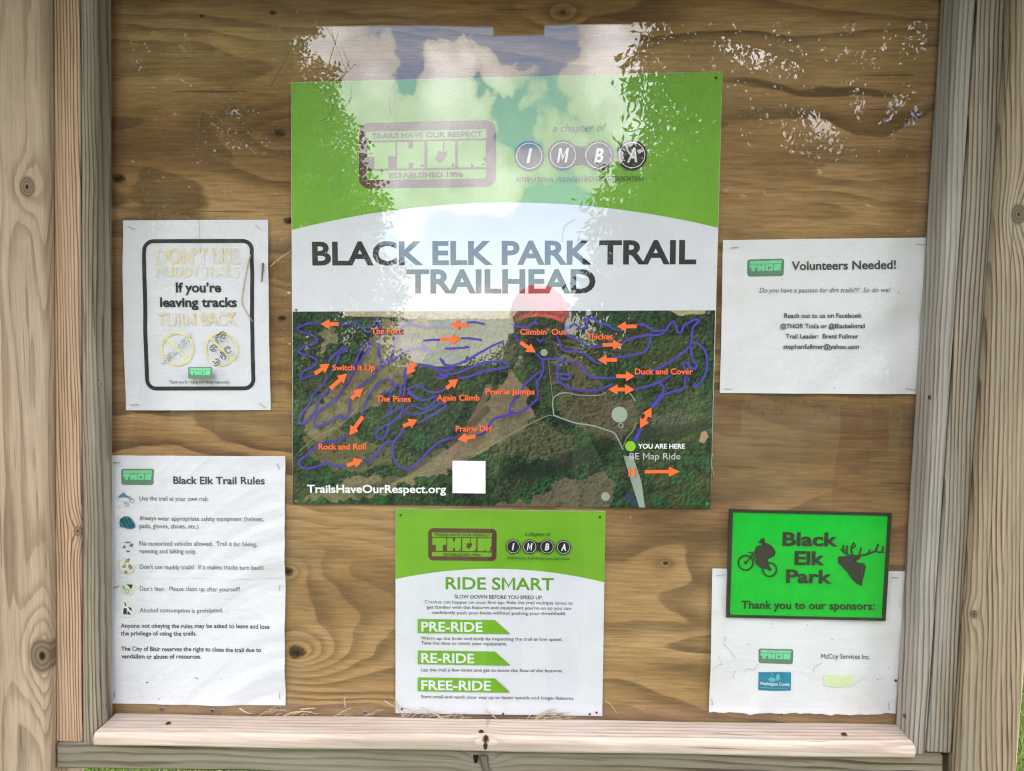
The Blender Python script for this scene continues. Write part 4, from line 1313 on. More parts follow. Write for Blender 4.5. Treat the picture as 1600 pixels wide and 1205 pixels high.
YHALO = plain('pale_yellow_disc', ink(226, 222, 198), 0.6, 0.2)
pr.disc((202, 918), 12, GHALO)
pr.poly([(199, 912.2), (209, 912), (209.2, 916), (205.5, 919.5), (204.5, 916)], FRAME)
pr.strip([(194, 914), (197.5, 919)], 1.3, TEAL); pr.strip([(193, 917), (196, 920.5)], 1.0, TEAL); pr.ring((200.5, 922.5), 2.6, 3.4, TXTG, 14)
pr.disc((202, 951), 12, plain('paler_disc', ink(220, 226, 218), 0.6, 0.2))
pr.poly([(196, 948.5), (201.4, 948.5), (201.4, 958), (195.6, 957.6)], FRAME)
pr.poly([(202.6, 952), (206, 955), (208.8, 958), (202.6, 958)], FRAME); pr.poly([(203.2, 947.2), (207, 947), (209, 948.6), (209, 953.6)], FRAME)
pr.strip([(197.5, 940), (199, 944), (200, 945)], 2.0, FRAME)
SPOT = plain('brown_spot', (0.16, 0.10, 0.06), 0.8, 0.1)
pr.disc((233, 1064), 1.5, FRAME, 8, 1.1); pr.disc((219, 1061), 0.7, SPOT, 6); pr.disc((251, 1090), 1.0, SPOT, 6); pr.strip([(307, 1055), (313, 1058)], 1.0, SPOT); pr.disc((348, 1059), 0.6, FRAME, 6)
low = pr.build('lower_sheet', rl, True, wp)
pr = Print(0.0012, 0.00006)
sheet(pr, UQ, PAPER, 76, 60)
badge(pr, badgeq, BF, BG, BL, True)
pr.text('Black Elk Trail Rules', (273.5, 754.8), (416, 755.4), 11.0, TXT, 0.022)
for s, a, c in (('Use the trail at your own risk.', (220.5, 781), (329, 781.4)), ('Always wear appropriate safety equipment (helmet,', (220.5, 811.6), (414, 813)), ('pads, gloves, shoes, etc.)', (220.5, 823.8), (313, 824.2)),
                ('No motorized vehicles allowed.  Trail is for hiking,', (221, 850.8), (404, 851.8)), ('running and biking only.', (221.4, 862.8), (310, 863.2)), ('Don’t use muddy trails!  If it makes tracks turn back!', (221.4, 887.4), (414.4, 888))):
    pr.text(s, a, c, 6.9, TXTG, 0.004)
BLUE = plain('icon_blue', ink(70, 130, 160), 0.6, 0.2); HELM = plain('icon_teal', ink(28, 110, 124), 0.6, 0.2); HELD = plain('icon_dark_teal', ink(24, 52, 60), 0.6, 0.2)
pr.ring((209, 781.5), 3.0, 3.8, TXTG, 16); pr.ring((201, 786.8), 2.5, 3.3, TXTG, 16)
pr.poly([(193, 770), (197, 768.8), (198, 772), (204, 775), (202, 777), (195, 775.5), (189, 777), (187, 775)], BLUE)
pr.strip([(204, 774), (209, 781)], 0.9, TXTG); pr.strip([(195, 782), (201, 786)], 0.9, TXTG); pr.strip([(203, 779), (207, 773)], 0.8, BLUE)
pr.poly([(188.6, 816), (190, 810), (196, 806), (203, 806), (209, 810), (213.5, 817), (214.4, 822.5), (209, 825.5), (202, 825), (197, 823), (191, 822.6)], HELM)
for l_ in ([(197, 809), (207, 823)], [(203, 808), (211, 821)], [(193, 812), (200, 822)]):
    pr.strip(l_, 2.0, HELD)
pr.poly([(190, 811), (194, 808), (194, 812), (191, 814)], HELD)
for l_, m_ in (([(197.5, 846.4), (206, 846.2)], TXTG), ([(205, 852), (211, 848.6)], BLUE), ([(194, 855), (199, 853)], TXTG), ([(200, 859.5), (206, 859.8)], TXTG), ([(196, 851), (197.5, 855.5)], TXTG), ([(207, 848), (209.5, 853)], TXTG)):
    pr.strip(l_, 2.0, m_)
pr.disc((201.5, 883), 12, YHALO)
for c, ang, ln, wd, rows in (((202, 875), -0.8, 10, 6, 5), ((196.5, 883), -0.7, 6, 5.5, 3), ((206.5, 884), 0.9, 8, 6, 4), ((198.5, 893), -0.7, 6, 5, 3)):
    print_sole(c, ang, ln, wd, rows, TXTG)
pr.build('upper_sheet', rl, True, wp)
for a, c in (((179, 722.5), (189, 722.8)), ((434, 724), (438, 732.5)), ((438.6, 914), (437, 922)), ((438, 1081), (437.6, 1091)), ((181, 1079), (181.5, 1089)), ((179, 918), (187, 915))):
    staple(a, c, rl, wp, STAPLE_D if a[0] < 200 else STEEL)

# volunteers
WQ = [(1128.5, 376), (1456, 371.6), (1446, 615.8), (1124, 614)]
vo = thing('paper_notice', P(1284, 495, 0.001), 'landscape paper notice headed Volunteers Needed with small green badge', 'paper notice')
pins = [P(1146, 387), P(1437, 382), P(1137, 608), P(1420, 608)]
wp = creases(12, 0.0056, 5, 16, pins)
pr = Print(0.0006, 0.00006)
sheet(pr, WQ, PAPER_OLD, 84, 64)
badge(pr, [(1166.5, 406), (1223.5, 404.6), (1222.5, 432), (1166.5, 432.8)], BF, BG, BL, True)
pr.text('Volunteers Needed!', (1235, 422.4), (1397, 420.4), 12.8, TXT, 0.022)
pr.text('Do you have a passion for dirt trails?!?  So do we!', (1184.8, 457.6), (1387, 457.2), 7.4, TXTG, 0.004, 0.22)
for c_, r_ in (((1220.5, 436.5), 0.8), ((1257, 383.5), 0.7), ((1302, 606.6), 0.9), ((1264, 400.5), 0.6), ((1400, 458.6), 0.9), ((1246, 597), 0.6)):
    pr.disc(c_, r_, TXT, 7)
for s, a, c in (('Reach out to us on Facebook', (1223.5, 496.8), (1343, 496.6)), ('@THOR Trails or @Blackelktrail', (1217.6, 513), (1347.7, 512.8)), ('Trail Leader:  Brent Fullmer', (1226, 528.8), (1338, 528.8)), ('stephenfullmer@yahoo.com', (1222, 544.8), (1340, 545))):
    pr.text(s, a, c, 6.8, TXT, 0.018)
pr.build('sheet', vo, True, wp)
for a, c in (((1141, 388), (1152, 386.6)), ((1431, 382.5), (1443, 382.8)), ((1131.5, 607.5), (1142.5, 608)), ((1415, 607), (1429, 609.5))):
    staple(a, c, vo, wp)

# sponsors
SQ = [(1112, 887), (1418, 892), (1404, 1113.4), (1107, 1111)]
sp_ = thing('paper_notice', P(1258, 1000, 0.001), 'rumpled landscape sponsors sheet with a teal county logo, half covered by the bright green plaque', 'paper notice')
pins = [P(1124, 897), P(1397, 901.5), P(1112, 1096), P(1387, 1102), P(1220, 960), P(1330, 960)]
wp = creases(19, 0.0064, 8, 15, pins)
pr = Print(0.0006, 0.00006)
sheet(pr, SQ, PAPER_OLD, 84, 64, 1.6, 5)
badge(pr, [(1183.6, 1011), (1238, 1012.4), (1236.6, 1035.6), (1183.6, 1034)], BF, BG, BL, True)
pr.text('McCoy Services Inc.', (1281, 1026.6), (1357, 1027.8), 7.4, TXT, 0.004)
CARD = plain('faded_teal_card', ink(36, 124, 152), 0.6, 0.2, 0.10, 60); CARDL = plain('pale_teal', ink(96, 172, 178), 0.6, 0.2)
pr.poly([(1184, 1048), (1234, 1047.6), (1233.6, 1076.4), (1183, 1075.6)], CARD)
pr.poly([(1198, 1059), (1203, 1055.6), (1210, 1058), (1209, 1062), (1202, 1063)], CARDL); pr.poly([(1211, 1061), (1211, 1053), (1215, 1049.6), (1217, 1055), (1215.4, 1060)], CARDL)
pr.strip([(1204, 1049), (1206, 1055)], 0.9, CARDL)
pr.text('Washington County', (1185.5, 1067.6), (1232, 1068.4), 4.6, WTXT, 0.010)
pr.strip([(1186, 1071.6), (1228, 1072.2)], 0.9, CARDL)
PATCH = faded('faded_green_patch', ink(206, 222, 160))
pr.poly([(1285, 1052), (1351, 1051), (1350, 1056), (1338, 1061), (1330, 1069), (1300, 1071), (1286, 1068)], PATCH)
FIBRE = plain('stuck_fibre', (0.36, 0.28, 0.19), 0.8, 0.1)
for l_ in ([(1129, 1003), (1137, 1012), (1147, 1025)], [(1131, 1001), (1132, 992)], [(1269, 1047), (1271, 1040), (1283, 1033)], [(1161, 1049), (1167, 1042), (1176, 1045), (1182, 1036)], [(1112, 1042), (1122, 1036), (1127, 1035)], [(1144, 1058), (1148, 1046)], [(1120, 1022), (1124, 1030), (1126, 1035)]):
    pr.strip(smooth(l_, 4), 0.55, FIBRE)
for c_, r_ in (((1369, 1059), 1.0), ((1374, 1057), 0.7), ((1397, 1061), 2.2), ((1204, 973.5), 0.8), ((1260, 975), 0.7), ((1168, 1004), 0.8), ((1298, 997), 0.9), ((1386, 1042), 0.7)):
    pr.disc(c_, r_, FRAME, 8)
pr.build('sheet', sp_, True, wp)
for a, c in (((1119, 898.5), (1130.5, 896.5)), ((1391.5, 901), (1402, 902)), ((1111.5, 1091), (1112.5, 1100.5)), ((1386.6, 1097), (1388, 1108))):
    staple(a, c, sp_, wp)

# green plaque
GQ = [(1140, 796.5), (1394, 802.5), (1384, 970.5), (1135, 965)]
pq = thing('plaque', P(1263, 884, 0.006), 'bright green plaque with raised black lettering, mountain biker and elk head thanking the sponsors', 'plaque')
PG = plain('plaque_green', ink(0, 178, 46, 1.15), 0.42, 0.35, 0.07, 45)
PB = plain('plaque_black', (0.030, 0.026, 0.022), 0.5, 0.35, 0.25, 300)
mb = plate('face', GQ, 0.0055, 0.0085, pq, PG, PB)
mb.build('face', pq)
f = quad_map(GQ)
mb = MB()
ti, tv = 0.023, 0.024
for (u0, v0, u1, v1) in ((0, 0, 1, tv), (0, 1 - tv, 1, 1), (0, tv, ti, 1 - tv), (1 - ti, tv, 1, 1 - tv)):
    p = [P(*f(u, v), 0.0105) for u, v in ((u0, v1), (u1, v1), (u1, v0), (u0, v0))]
    mb.hexa(p + [q + Vector((0, 0.0049, 0)) for q in p], PB)
bevel(mb.build('border', pq), 0.0006, 2)
class Relief(Print):
    def poly(self, pts, m, holes=(), fresh=True):
        k = MB(); t = Print(self.d, 0); t.poly(pts, m, holes)
        solid(self, t.v, t.f, 0.0013, m)
        self.d += 0.00002
    def strip(self, pts, w, m, closed=False, step=None):
        t = Print(self.d, 0); Print.strip(t, pts, w, m, closed, step)
        solid(self, t.v, t.f, 0.0013, m)
        self.d += 0.00002
pr = Relief(0.00845)
thanks = ('Thank you to our sponsors:',)
for part_, rows_t in (('title_lettering', 3), ('thanks_lettering', 1)):
  pr = Relief(0.00845)
  for s, a, c, cap, bd in (('Black', (1222.8, 852), (1308.5, 853), 20.0, 0.024), ('Elk', (1241.5, 881.8), (1288, 882.4), 20.0, 0.026), ('Park', (1228, 909.8), (1299, 911), 19.5, 0.024), ('Thank you to our sponsors:', (1158.5, 950.6), (1366, 952.6), 12.0, 0.008)):
    if (s in thanks) == (rows_t == 1):
        pr.text(s, a, c, cap, PB, bd, depth=0.0014, d=0.00845)
  pr.build(part_, pq)
pr = Relief(0.00845)
E_ = lambda pts: [(1290 + x * 0.083, 830 + y * 0.083) for x, y in pts]
pr.poly(E_([(225, 500), (260, 475), (390, 468), (460, 452), (530, 462), (660, 475), (640, 520), (575, 555), (600, 590), (720, 605), (755, 660), (725, 800), (690, 930), (680, 1030), (580, 985), (480, 880), (400, 760), (300, 660), (235, 600)]), PB)
for l_, w_ in (([(470, 455), (600, 460), (750, 440), (880, 395), (940, 360), (990, 240)], 2.6), ([(940, 370), (1000, 395), (1060, 385), (1085, 280)], 2.2), ([(1055, 388), (1105, 410)], 1.6), ([(630, 455), (650, 380), (665, 310)], 2.2),
               ([(505, 450), (485, 390), (480, 330), (500, 270), (540, 210)], 2.2), ([(485, 325), (540, 300), (570, 250)], 1.6), ([(440, 460), (400, 400), (398, 330), (410, 270)], 2.4), ([(405, 440), (350, 400), (310, 360), (290, 330)], 2.4), ([(350, 390), (330, 320), (335, 260)], 2.2), ([(790, 432), (830, 340)], 1.6)):
    pr.strip(smooth(E_(l_), 4), w_, PB)
CARVE_GLINT = plain('painted_carving_highlight', (0.085, 0.072, 0.060), 0.5, 0.35, 0.3, 300)  # paler strips painted on, imitating light caught by carved edges
pr.d += 0.0013
for l_, w_ in (([(285, 625), (330, 635), (370, 665)], 0.9), ([(440, 540), (470, 560), (450, 590)], 0.8), ([(545, 630), (600, 640)], 1.0), ([(570, 710), (620, 720)], 0.9), ([(480, 830), (540, 840), (600, 900)], 0.9), ([(680, 640), (690, 740), (660, 860)], 0.8), ([(600, 950), (660, 990)], 0.8), ([(250, 510), (265, 530)], 0.9), ([(620, 800), (600, 880)], 0.7)):
    Print.strip(pr, smooth(E_(l_), 3), w_, CARVE_GLINT)
pr.build('elk_head', pq)
pr = Relief(0.00845)
B_ = lambda pts: [(1140 + x * 0.0705, 825 + y * 0.0705) for x, y in pts]
for c, r in (((355, 770), 162), ((885, 920), 152)):
    cx, cy = B_([c])[0]
    pr.strip([(cx + r * 0.0705 * math.cos(k * math.tau / 40), cy + r * 0.0705 * math.sin(k * math.tau / 40)) for k in range(40)], 2.3, PB, closed=True)
    pr.poly([(cx + 2.2 * math.cos(k * math.tau / 14), cy + 2.2 * math.sin(k * math.tau / 14)) for k in range(14)], PB)
pr.poly(B_([(640, 320), (700, 240), (770, 222), (785, 325), (870, 350), (960, 420), (1015, 520), (1000, 610), (920, 650), (840, 690), (850, 760), (900, 870), (935, 920), (880, 945), (820, 905), (700, 890), (620, 830), (560, 770), (600, 700), (540, 560), (580, 430), (640, 385), (715, 390), (705, 335)]), PB)
for l_, w_ in (([(355, 770), (430, 690), (480, 620), (530, 545)], 1.6), ([(415, 535), (470, 548), (545, 550)], 1.4), ([(500, 570), (560, 700), (620, 800)], 1.8), ([(850, 900), (890, 920)], 2.2)):
    pr.strip(B_(l_), w_, PB)
pr.d += 0.0013
for l_, w_ in (([(610, 440), (690, 470), (720, 400)], 0.7), ([(620, 530), (700, 540), (780, 490)], 0.8), ([(840, 420), (900, 500), (880, 590)], 0.7), ([(640, 600), (690, 740), (740, 860)], 0.7), ([(780, 640), (760, 760), (800, 880)], 0.7), ([(720, 265), (745, 300)], 0.6), ([(560, 600), (610, 720)], 0.7)):
    Print.strip(pr, smooth(B_(l_), 3), w_, CARVE_GLINT)
pr.build('mountain_biker', pq)

# ------------------------------------------------------------------ straw caught behind the acrylic
STRAW = plain('dry_straw', (0.58, 0.46, 0.29), 0.7, 0.2, 0.25, 300)
TWIG = plain('brown_stalk', (0.22, 0.15, 0.095), 0.7, 0.2, 0.25, 300)
def strand(pts, r, m, lab, d=0.0085, name='straw', kindname='straw'):
    p = [P(x, y, d) for x, y in smooth(pts, 4)]
    mb = MB(); mb.tube(p, r, m, 5, r * 0.6)
    c = p[len(p) // 2]
    o = mb.build(name, None, True)
    return put(o, lab, kindname)
strand([(391, 398), (384, 430), (378, 470), (384, 485), (395, 503)], 0.0011, STRAW, 'folded tan straw lying over the right border of the muddy trails notice')
strand([(411, 411), (410, 425), (409, 440)], 0.0016, TWIG, 'short stubby brown stalk on the right margin of the muddy trails notice', 0.0075)
strand([(422, 417), (437, 404), (456, 391)], 0.0009, STRAW, 'thin straw slanting from the muddy trails notice to the big sign')
strand([(617, 130), (616, 160), (606, 185), (601, 206)], 0.0004, TWIG, 'hair-thin stalk hanging over the badge frame of the big sign', 0.0078, 'stalk', 'stalk')
strand([(610, 178), (608, 150), (617, 132), (628, 138), (630, 150), (620, 170), (616, 190)], 0.0004, TWIG, 'thin looped stalk on the green header above the badge', 0.0082, 'stalk', 'stalk')
strand([(503, 134), (514, 150), (520, 168), (512, 184), (500, 189)], 0.00055, TWIG, 'curved brown stalk at the upper left of the green header', 0.0082, 'stalk', 'stalk')
strand([(310, 338), (312, 365), (313, 395)], 0.0003, TWIG, 'fine upright stalk crossing the top of the muddy trails notice', 0.0082, 'stalk', 'stalk')
strand([(898, 343), (884, 352), (880, 362), (878, 378)], 0.0004, TWIG, 'forked stalk beside the word PARK on the big sign', 0.0078, 'stalk', 'stalk')
strand([(453, 78), (438, 108), (423, 135)], 0.0010, TWIG, 'thin dark stick leaning left of the top of the big sign', 0.0082, 'stick', 'stick')
strand([(316, 172), (311, 190), (310, 226)], 0.0009, TWIG, 'dark curved stick on bare plywood above the muddy trails notice', 0.006, 'stick', 'stick')
strand([(1113, 708), (1112, 725), (1116, 745)], 0.0006, STRAW, 'pale straw fibre hanging beside the lower right edge of the map', 0.006)
strand([(759, 1109), (768, 1116), (780, 1128)], 0.0016, STRAW, 'flat straw leaning on the lower edge of the Ride Smart sign')
strand([(809, 1124), (824, 1128), (838, 1131)], 0.0010, STRAW, 'short straw lying on the sill below the Ride Smart sign')
strand([(945, 1094), (955, 1102), (963, 1114)], 0.0007, STRAW, 'bent straw just right of the Ride Smart sign')
litter = MB()
rnd = random.Random(12)
def lit_strand(pts, r, d):
    litter.tube([P(x, y, d + 0.001 * math.sin(i)) for i, (x, y) in enumerate(smooth(pts, 3))], r, STRAW if rnd.random() < 0.8 else TWIG, 5, r * 0.5)
for pts in ([(374, 1107), (386, 1114), (400, 1116)], [(402, 1120), (420, 1110), (431, 1104)], [(438, 1122), (455, 1114), (475, 1112), (497, 1116)], [(470, 1109), (483, 1107), (493, 1107)], [(515, 1124), (530, 1115), (548, 1106)],
            [(545, 1123), (570, 1123), (598, 1111)], [(600, 1095), (612, 1102), (617, 1104)], [(617, 1096), (625, 1112), (636, 1128)], [(618, 1096), (628, 1105), (644, 1110)], [(644, 1126), (660, 1122), (672, 1116)], [(658, 1105), (672, 1112), (688, 1122), (704, 1127)],
            [(668, 1112), (684, 1118), (700, 1127), (718, 1126), (724, 1119)], [(540, 1105), (538, 1092), (541, 1090)], [(836, 1128), (842, 1118), (846, 1115)], [(852, 1130), (851, 1118)]):
    lit_strand(pts, rnd.uniform(0.0010, 0.0017), rnd.uniform(0.0068, 0.0092))
for k in range(60):
    x = rnd.choice([rnd.uniform(370, 580), rnd.uniform(600, 730), rnd.uniform(820, 870)])
    yb_ = 1119 + (x - 180) / 1216 * 17 - 1 - rnd.random() * 6
    a = rnd.uniform(-0.7, 0.7); L_ = rnd.uniform(8, 34)
    pts = [(x, yb_), (x + L_ * 0.5 * math.cos(a), yb_ - abs(L_ * 0.5 * math.sin(a)) - rnd.uniform(0, 3)), (x + L_ * math.cos(a), yb_ - abs(L_ * math.sin(a)) * 0.8)]
    lit_strand(pts, rnd.uniform(0.0004, 0.0009), rnd.uniform(0.0055, 0.0095))
o = litter.build('straw_litter', None, True)
put(o, 'loose dry straw gathered behind the pane along the sill', 'straw', kind='stuff')

# ------------------------------------------------------------------ ground
m, b = new_mat('lawn_soil')
pos = b.n('ShaderNodeTexCoord').outputs['Object']
n1 = b.noise(pos, 0.35, 6, 0.6); n2 = b.noise(pos, 30, 5, 0.65)
c = b.mix(n1, (0.030, 0.052, 0.014), (0.058, 0.074, 0.022))
c = b.mix(b.step(n2, 0.35, 0.7), (0.020, 0.028, 0.010), c)
b.out(b.principled(c, 0.9, 0.1, b.bump(n2, 0.6, 0.03)).outputs[0])
LAWN = m
NG = 90
gx = np.concatenate([-np.geomspace(900, 3, 30), np.linspace(-2.5, 2.5, 11), np.geomspace(3, 900, 30)])
gy = gx.copy()
GX, GY = np.meshgrid(gx, gy)
rr_ = np.hypot(GX, GY)
GZ = -np.clip((rr_ - 12) / 240, 0, 1) ** 0.9 * 38.0 + (fbm(GX / 9, GY / 9, 2) - 0.5) * 0.5 * np.clip((rr_ - 6) / 20, 0, 1)
me = bpy.data.meshes.new('ground')
k = len(gx)
idx = np.arange(k * k).reshape(k, k)
fq_ = np.stack([idx[:-1, :-1], idx[:-1, 1:], idx[1:, 1:], idx[1:, :-1]], -1).reshape(-1, 4)
me.from_pydata(np.stack([GX, GY, GZ], -1).reshape(-1, 3).tolist(), [], fq_.tolist())
me.materials.append(LAWN)
me.polygons.foreach_set('use_smooth', [True] * len(fq_))
o = bpy.data.objects.new('ground', me); C.objects.link(o)
put(o, 'grassy clearing floor round the kiosk', 'ground', kind='structure')
def ground_z(x, y):
    r = math.hypot(x, y)
    return -max(0, min(1, (r - 12) / 240)) ** 0.9 * 38.0

def leafmat(name, c0, c1, trans=0.35):
    m, b = new_mat(name)
    at = b.n('ShaderNodeVertexColor', layer_name='tone')
    col = b.mix(at.outputs['Color'], c0, c1)
    d_ = b.n('ShaderNodeBsdfDiffuse'); t_ = b.n('ShaderNodeBsdfTranslucent')
    b.put(d_.inputs['Color'], col)
    b.put(t_.inputs['Color'], b.mix(1.0, col, (1.25, 1.15, 0.55), 'MULTIPLY'))
    g_ = b.n('ShaderNodeBsdfGlossy'); g_.inputs['Roughness'].default_value = 0.4; g_.inputs['Color'].default_value = (0.5, 0.5, 0.5, 1)
    a = b.n('ShaderNodeMixShader'); a.inputs[0].default_value = trans
    b.t.links.new(d_.outputs[0], a.inputs[1]); b.t.links.new(t_.outputs[0], a.inputs[2])
    a2 = b.n('ShaderNodeMixShader'); a2.inputs[0].default_value = 0.04
    b.t.links.new(a.outputs[0], a2.inputs[1]); b.t.links.new(g_.outputs[0], a2.inputs[2])
    b.out(a2.outputs[0])
    return m
LEAF_A = leafmat('maple_leaf', (0.075, 0.105, 0.022), (0.175, 0.195, 0.045))
LEAF_B = leafmat('walnut_leaf', (0.07, 0.10, 0.022), (0.18, 0.18, 0.042))
BLADE = leafmat('grass_blade', (0.05, 0.10, 0.018), (0.15, 0.20, 0.05), 0.3)
m, b = new_mat('bark')
pos = b.n('ShaderNodeTexCoord').outputs['Object']
x, y, z = b.sep(pos)
n1 = b.noise(b.comb(b.mul(x, 22), b.mul(y, 22), b.mul(z, 4)), 1.0, 5, 0.6)
b.out(b.principled(b.ramp(n1, [(0.3, (0.035, 0.027, 0.02)), (0.7, (0.14, 0.115, 0.09))]), 0.9, 0.1, b.bump(n1, 0.8, 0.02)).outputs[0])
BARK = m

def quads_mesh(name, parent, cen, a, c, tone, mat):
    """Diamond leaves: centre, long half-axis a and short half-axis c per leaf."""
    n = len(cen)
    v = np.stack([cen - a, cen + c * 1.0 - a * 0.15, cen + a, cen - c * 1.0 - a * 0.15], 1).reshape(-1, 3)
    o0 = np.array(parent_world(parent)) if parent is not None else np.zeros(3)
    me = bpy.data.meshes.new(name)
    me.vertices.add(4 * n); me.vertices.foreach_set('co', (v - o0).reshape(-1))
    me.loops.add(4 * n); me.loops.foreach_set('vertex_index', np.arange(4 * n))
    me.polygons.add(n); me.polygons.foreach_set('loop_start', np.arange(0, 4 * n, 4)); me.polygons.foreach_set('loop_total', np.full(n, 4))
    me.update(calc_edges=True)
    at = me.color_attributes.new('tone', 'FLOAT_COLOR', 'POINT')
    t4 = np.repeat(tone, 4)
    at.data.foreach_set('color', np.stack([t4, t4, t4, np.ones(4 * n)], -1).reshape(-1))
    me.materials.append(mat)
    o = bpy.data.objects.new(name, me); C.objects.link(o)
    if parent is not None: o.parent = parent
    return o
def unit(v): return v / np.maximum(np.linalg.norm(v, axis=-1, keepdims=True), 1e-9)

def tree(name, base, label, clumps, leaf, leaf_len, leaf_w, per, mat, trunk_r, height, droop=0.3, group=None, spray=5, cat='tree'):
    """Trunk, forking limbs that reach every clump, and leaves in sprays through the clumps' volume."""
    t = thing(name, base, label, cat, group)
    mb = MB()
    top = Vector((base[0], base[1], base[2] + height * 0.6))
    pts = [Vector(base) + Vector((0, 0, -0.2))] + [Vector(base).lerp(top, k / 5) + Vector((math.sin(k * 1.7) * 0.08, math.cos(k * 2.1) * 0.08, 0)) for k in range(1, 6)]
    mb.tube(pts, trunk_r, BARK, 9, trunk_r * 0.45)
    rnd = random.Random(hash_of(name) + int(base[0] * 10))
    for (cx, cy, cz, rx, ry, rz) in clumps:
        tip = Vector((cx, cy, cz))
        st = Vector(base).lerp(top, min(0.95, max(0.3, (cz - base[2] - rz * 0.8) / (height * 0.6 + 1e-6))))
        mid = st.lerp(tip, 0.5) + Vector((rnd.uniform(-.2, .2), rnd.uniform(-.2, .2), 0.25))
        mb.tube([st, mid, tip], trunk_r * 0.38, BARK, 6, trunk_r * 0.10)
        for _ in range(7):
            dv = Vector((rnd.gauss(0, 1), rnd.gauss(0, 1), rnd.gauss(0.1, .8))).normalized()
            e = tip + Vector((dv.x * rx, dv.y * ry, dv.z * rz)) * 0.85
            s0 = mid.lerp(tip, rnd.uniform(0.3, 1))
            mb.tube([s0, s0.lerp(e, 0.5) + Vector((0, 0, 0.08)), e], trunk_r * 0.12, BARK, 5, trunk_r * 0.03)
    mb.build('trunk', t, True)
    cs, as_, ws, ts = [], [], [], []
    for ci, (cx, cy, cz, rx, ry, rz) in enumerate(clumps):
        n = int(per * rx * rz * 2)
        rg = np.random.default_rng(ci * 31 + hash_of(name))
        d_ = unit(rg.normal(size=(n, 3)))
        r_ = rg.random((n, 1)) ** 0.42
        lump = (0.72 + 0.42 * fbm(d_[:, 0] * 2.6 + ci * 5 + 40, d_[:, 2] * 2.6 + d_[:, 1] * 2 + 40, 5, 3))[:, None]
        ctr = np.array([[cx, cy, cz]]) + d_ * r_ * lump * np.array([[rx, ry, rz]])
        twig = unit(d_ * np.array([[1, 1, 0.4]]) + rg.normal(size=(n, 3)) * 0.55 + np.array([[0, 0, -droop]]))
        bright = np.clip(0.35 + 0.5 * (fbm(ctr[:, 0] * 1.4 + 50, ctr[:, 2] * 1.4 + 50, 8, 2) - 0.5) * 2 + rg.normal(size=n) * 0.12, 0, 1)
        side = unit(np.cross(twig, rg.normal(size=(n, 3))))
        nrm = np.cross(twig, side)
        for s in range(spray):
            u = (s - spray / 2 + 0.5) / spray
            p = ctr + twig * (u * leaf_len * spray * 0.55)
            sg = 1 if s % 2 else -1
            la = unit(twig * 0.55 + side * sg * 0.8 + np.array([[0, 0, -droop * 0.6]]) + rg.normal(size=(n, 3)) * 0.22)
            L_ = leaf_len * (0.75 + 0.5 * rg.random((n, 1)))
            cs.append(p + la * L_ * 0.5); as_.append(la * L_ * 0.5)
            ws.append(unit(np.cross(la, nrm + rg.normal(size=(n, 3)) * 0.4)) * leaf_w * 0.5 * (0.8 + 0.4 * rg.random((n, 1))))
            ts.append(np.clip(bright + rg.normal(size=n) * 0.12, 0, 1))
    quads_mesh('crown', t, np.concatenate(cs), np.concatenate(as_), np.concatenate(ws), np.concatenate(ts), mat)
    return t
def hash_of(s): return sum(ord(c) * (i + 3) for i, c in enumerate(s)) % 1000

def clump(px, py, dist, rpx, rz=None, ry=None):
    """A clump of foliage standing dist metres out from the board, sized in the photograph's mirrored view."""
    c = behind(px, py, dist)
    s = (dist + D) / F
    r = rpx * s
    return (c.x, c.y, c.z, r, ry or r, (rz * s) if rz else r)

# left tree: a big broadleaf to the left of the clearing
dl = 8.5
cl_l = [clump(330, 190, dl, 170, 150), clump(150, 130, dl + 1.5, 190, 170), clump(420, 380, dl, 150, 130), clump(468, 160, dl + 0.2, 82, 85), clump(380, 90, dl + 0.3, 85, 60), clump(250, 420, dl - 0.5, 190, 160), clump(545, 455, dl + 0.6, 95, 105), clump(480, 250, dl + 0.3, 95, 110),
        clump(520, 330, dl + 0.4, 100, 80), clump(40, 330, dl + 0.5, 190, 190), clump(400, 95, dl + 0.2, 90, 70), clump(-120, 200, dl + 1, 200, 180), clump(300, -20, dl + 1, 210, 130), clump(100, -80, dl + 1.5, 220, 140), clump(560, 580, dl + 1, 80, 50), clump(380, 560, dl, 180, 90)]
bl = behind(230, 600, dl + 0.4)
tree('broadleaf_tree', (bl.x, bl.y, 0.0), 'tall broadleaf tree mirrored at the left of the pane', cl_l, None, 0.074, 0.046, 620, LEAF_A, 0.22, 7.5, 0.25)
# right tree: nearer, with hanging compound leaves and gaps of sky
dr = 5.6
cl_r = [clump(1090, 250, dr, 120, 120), clump(1010, 330, dr, 95, 90), clump(1060, 110, dr, 85, 70), clump(1180, 160, dr + .4, 95, 70), clump(1300, 120, dr, 80, 60), clump(1240, 290, dr, 130, 90), clump(1390, 250, dr + .3, 110, 90),
        clump(1420, 110, dr, 60, 50), clump(1150, 400, dr, 180, 110), clump(1000, 460, dr + .3, 105, 90), clump(1350, 430, dr, 190, 130), clump(1100, 40, dr + .2, 95, 45), clump(1240, 50, dr + .5, 90, 40), clump(1540, 300, dr, 140, 180), clump(1600, 120, dr, 140, 120), clump(1180, -60, dr, 190, 70), clump(1420, -40, dr, 190, 90), clump(1000, 560, dr + 1, 90, 60), clump(1200, 540, dr, 200, 90)]
brr = behind(1330, 600, dr + 0.5)
tree('walnut_tree', (brr.x, brr.y, 0.0), 'nearer tree with drooping narrow leaves and bright gaps mirrored at the right of the pane', cl_r, None, 0.090, 0.034, 560, LEAF_B, 0.16, 6.0, 0.75, spray=7)
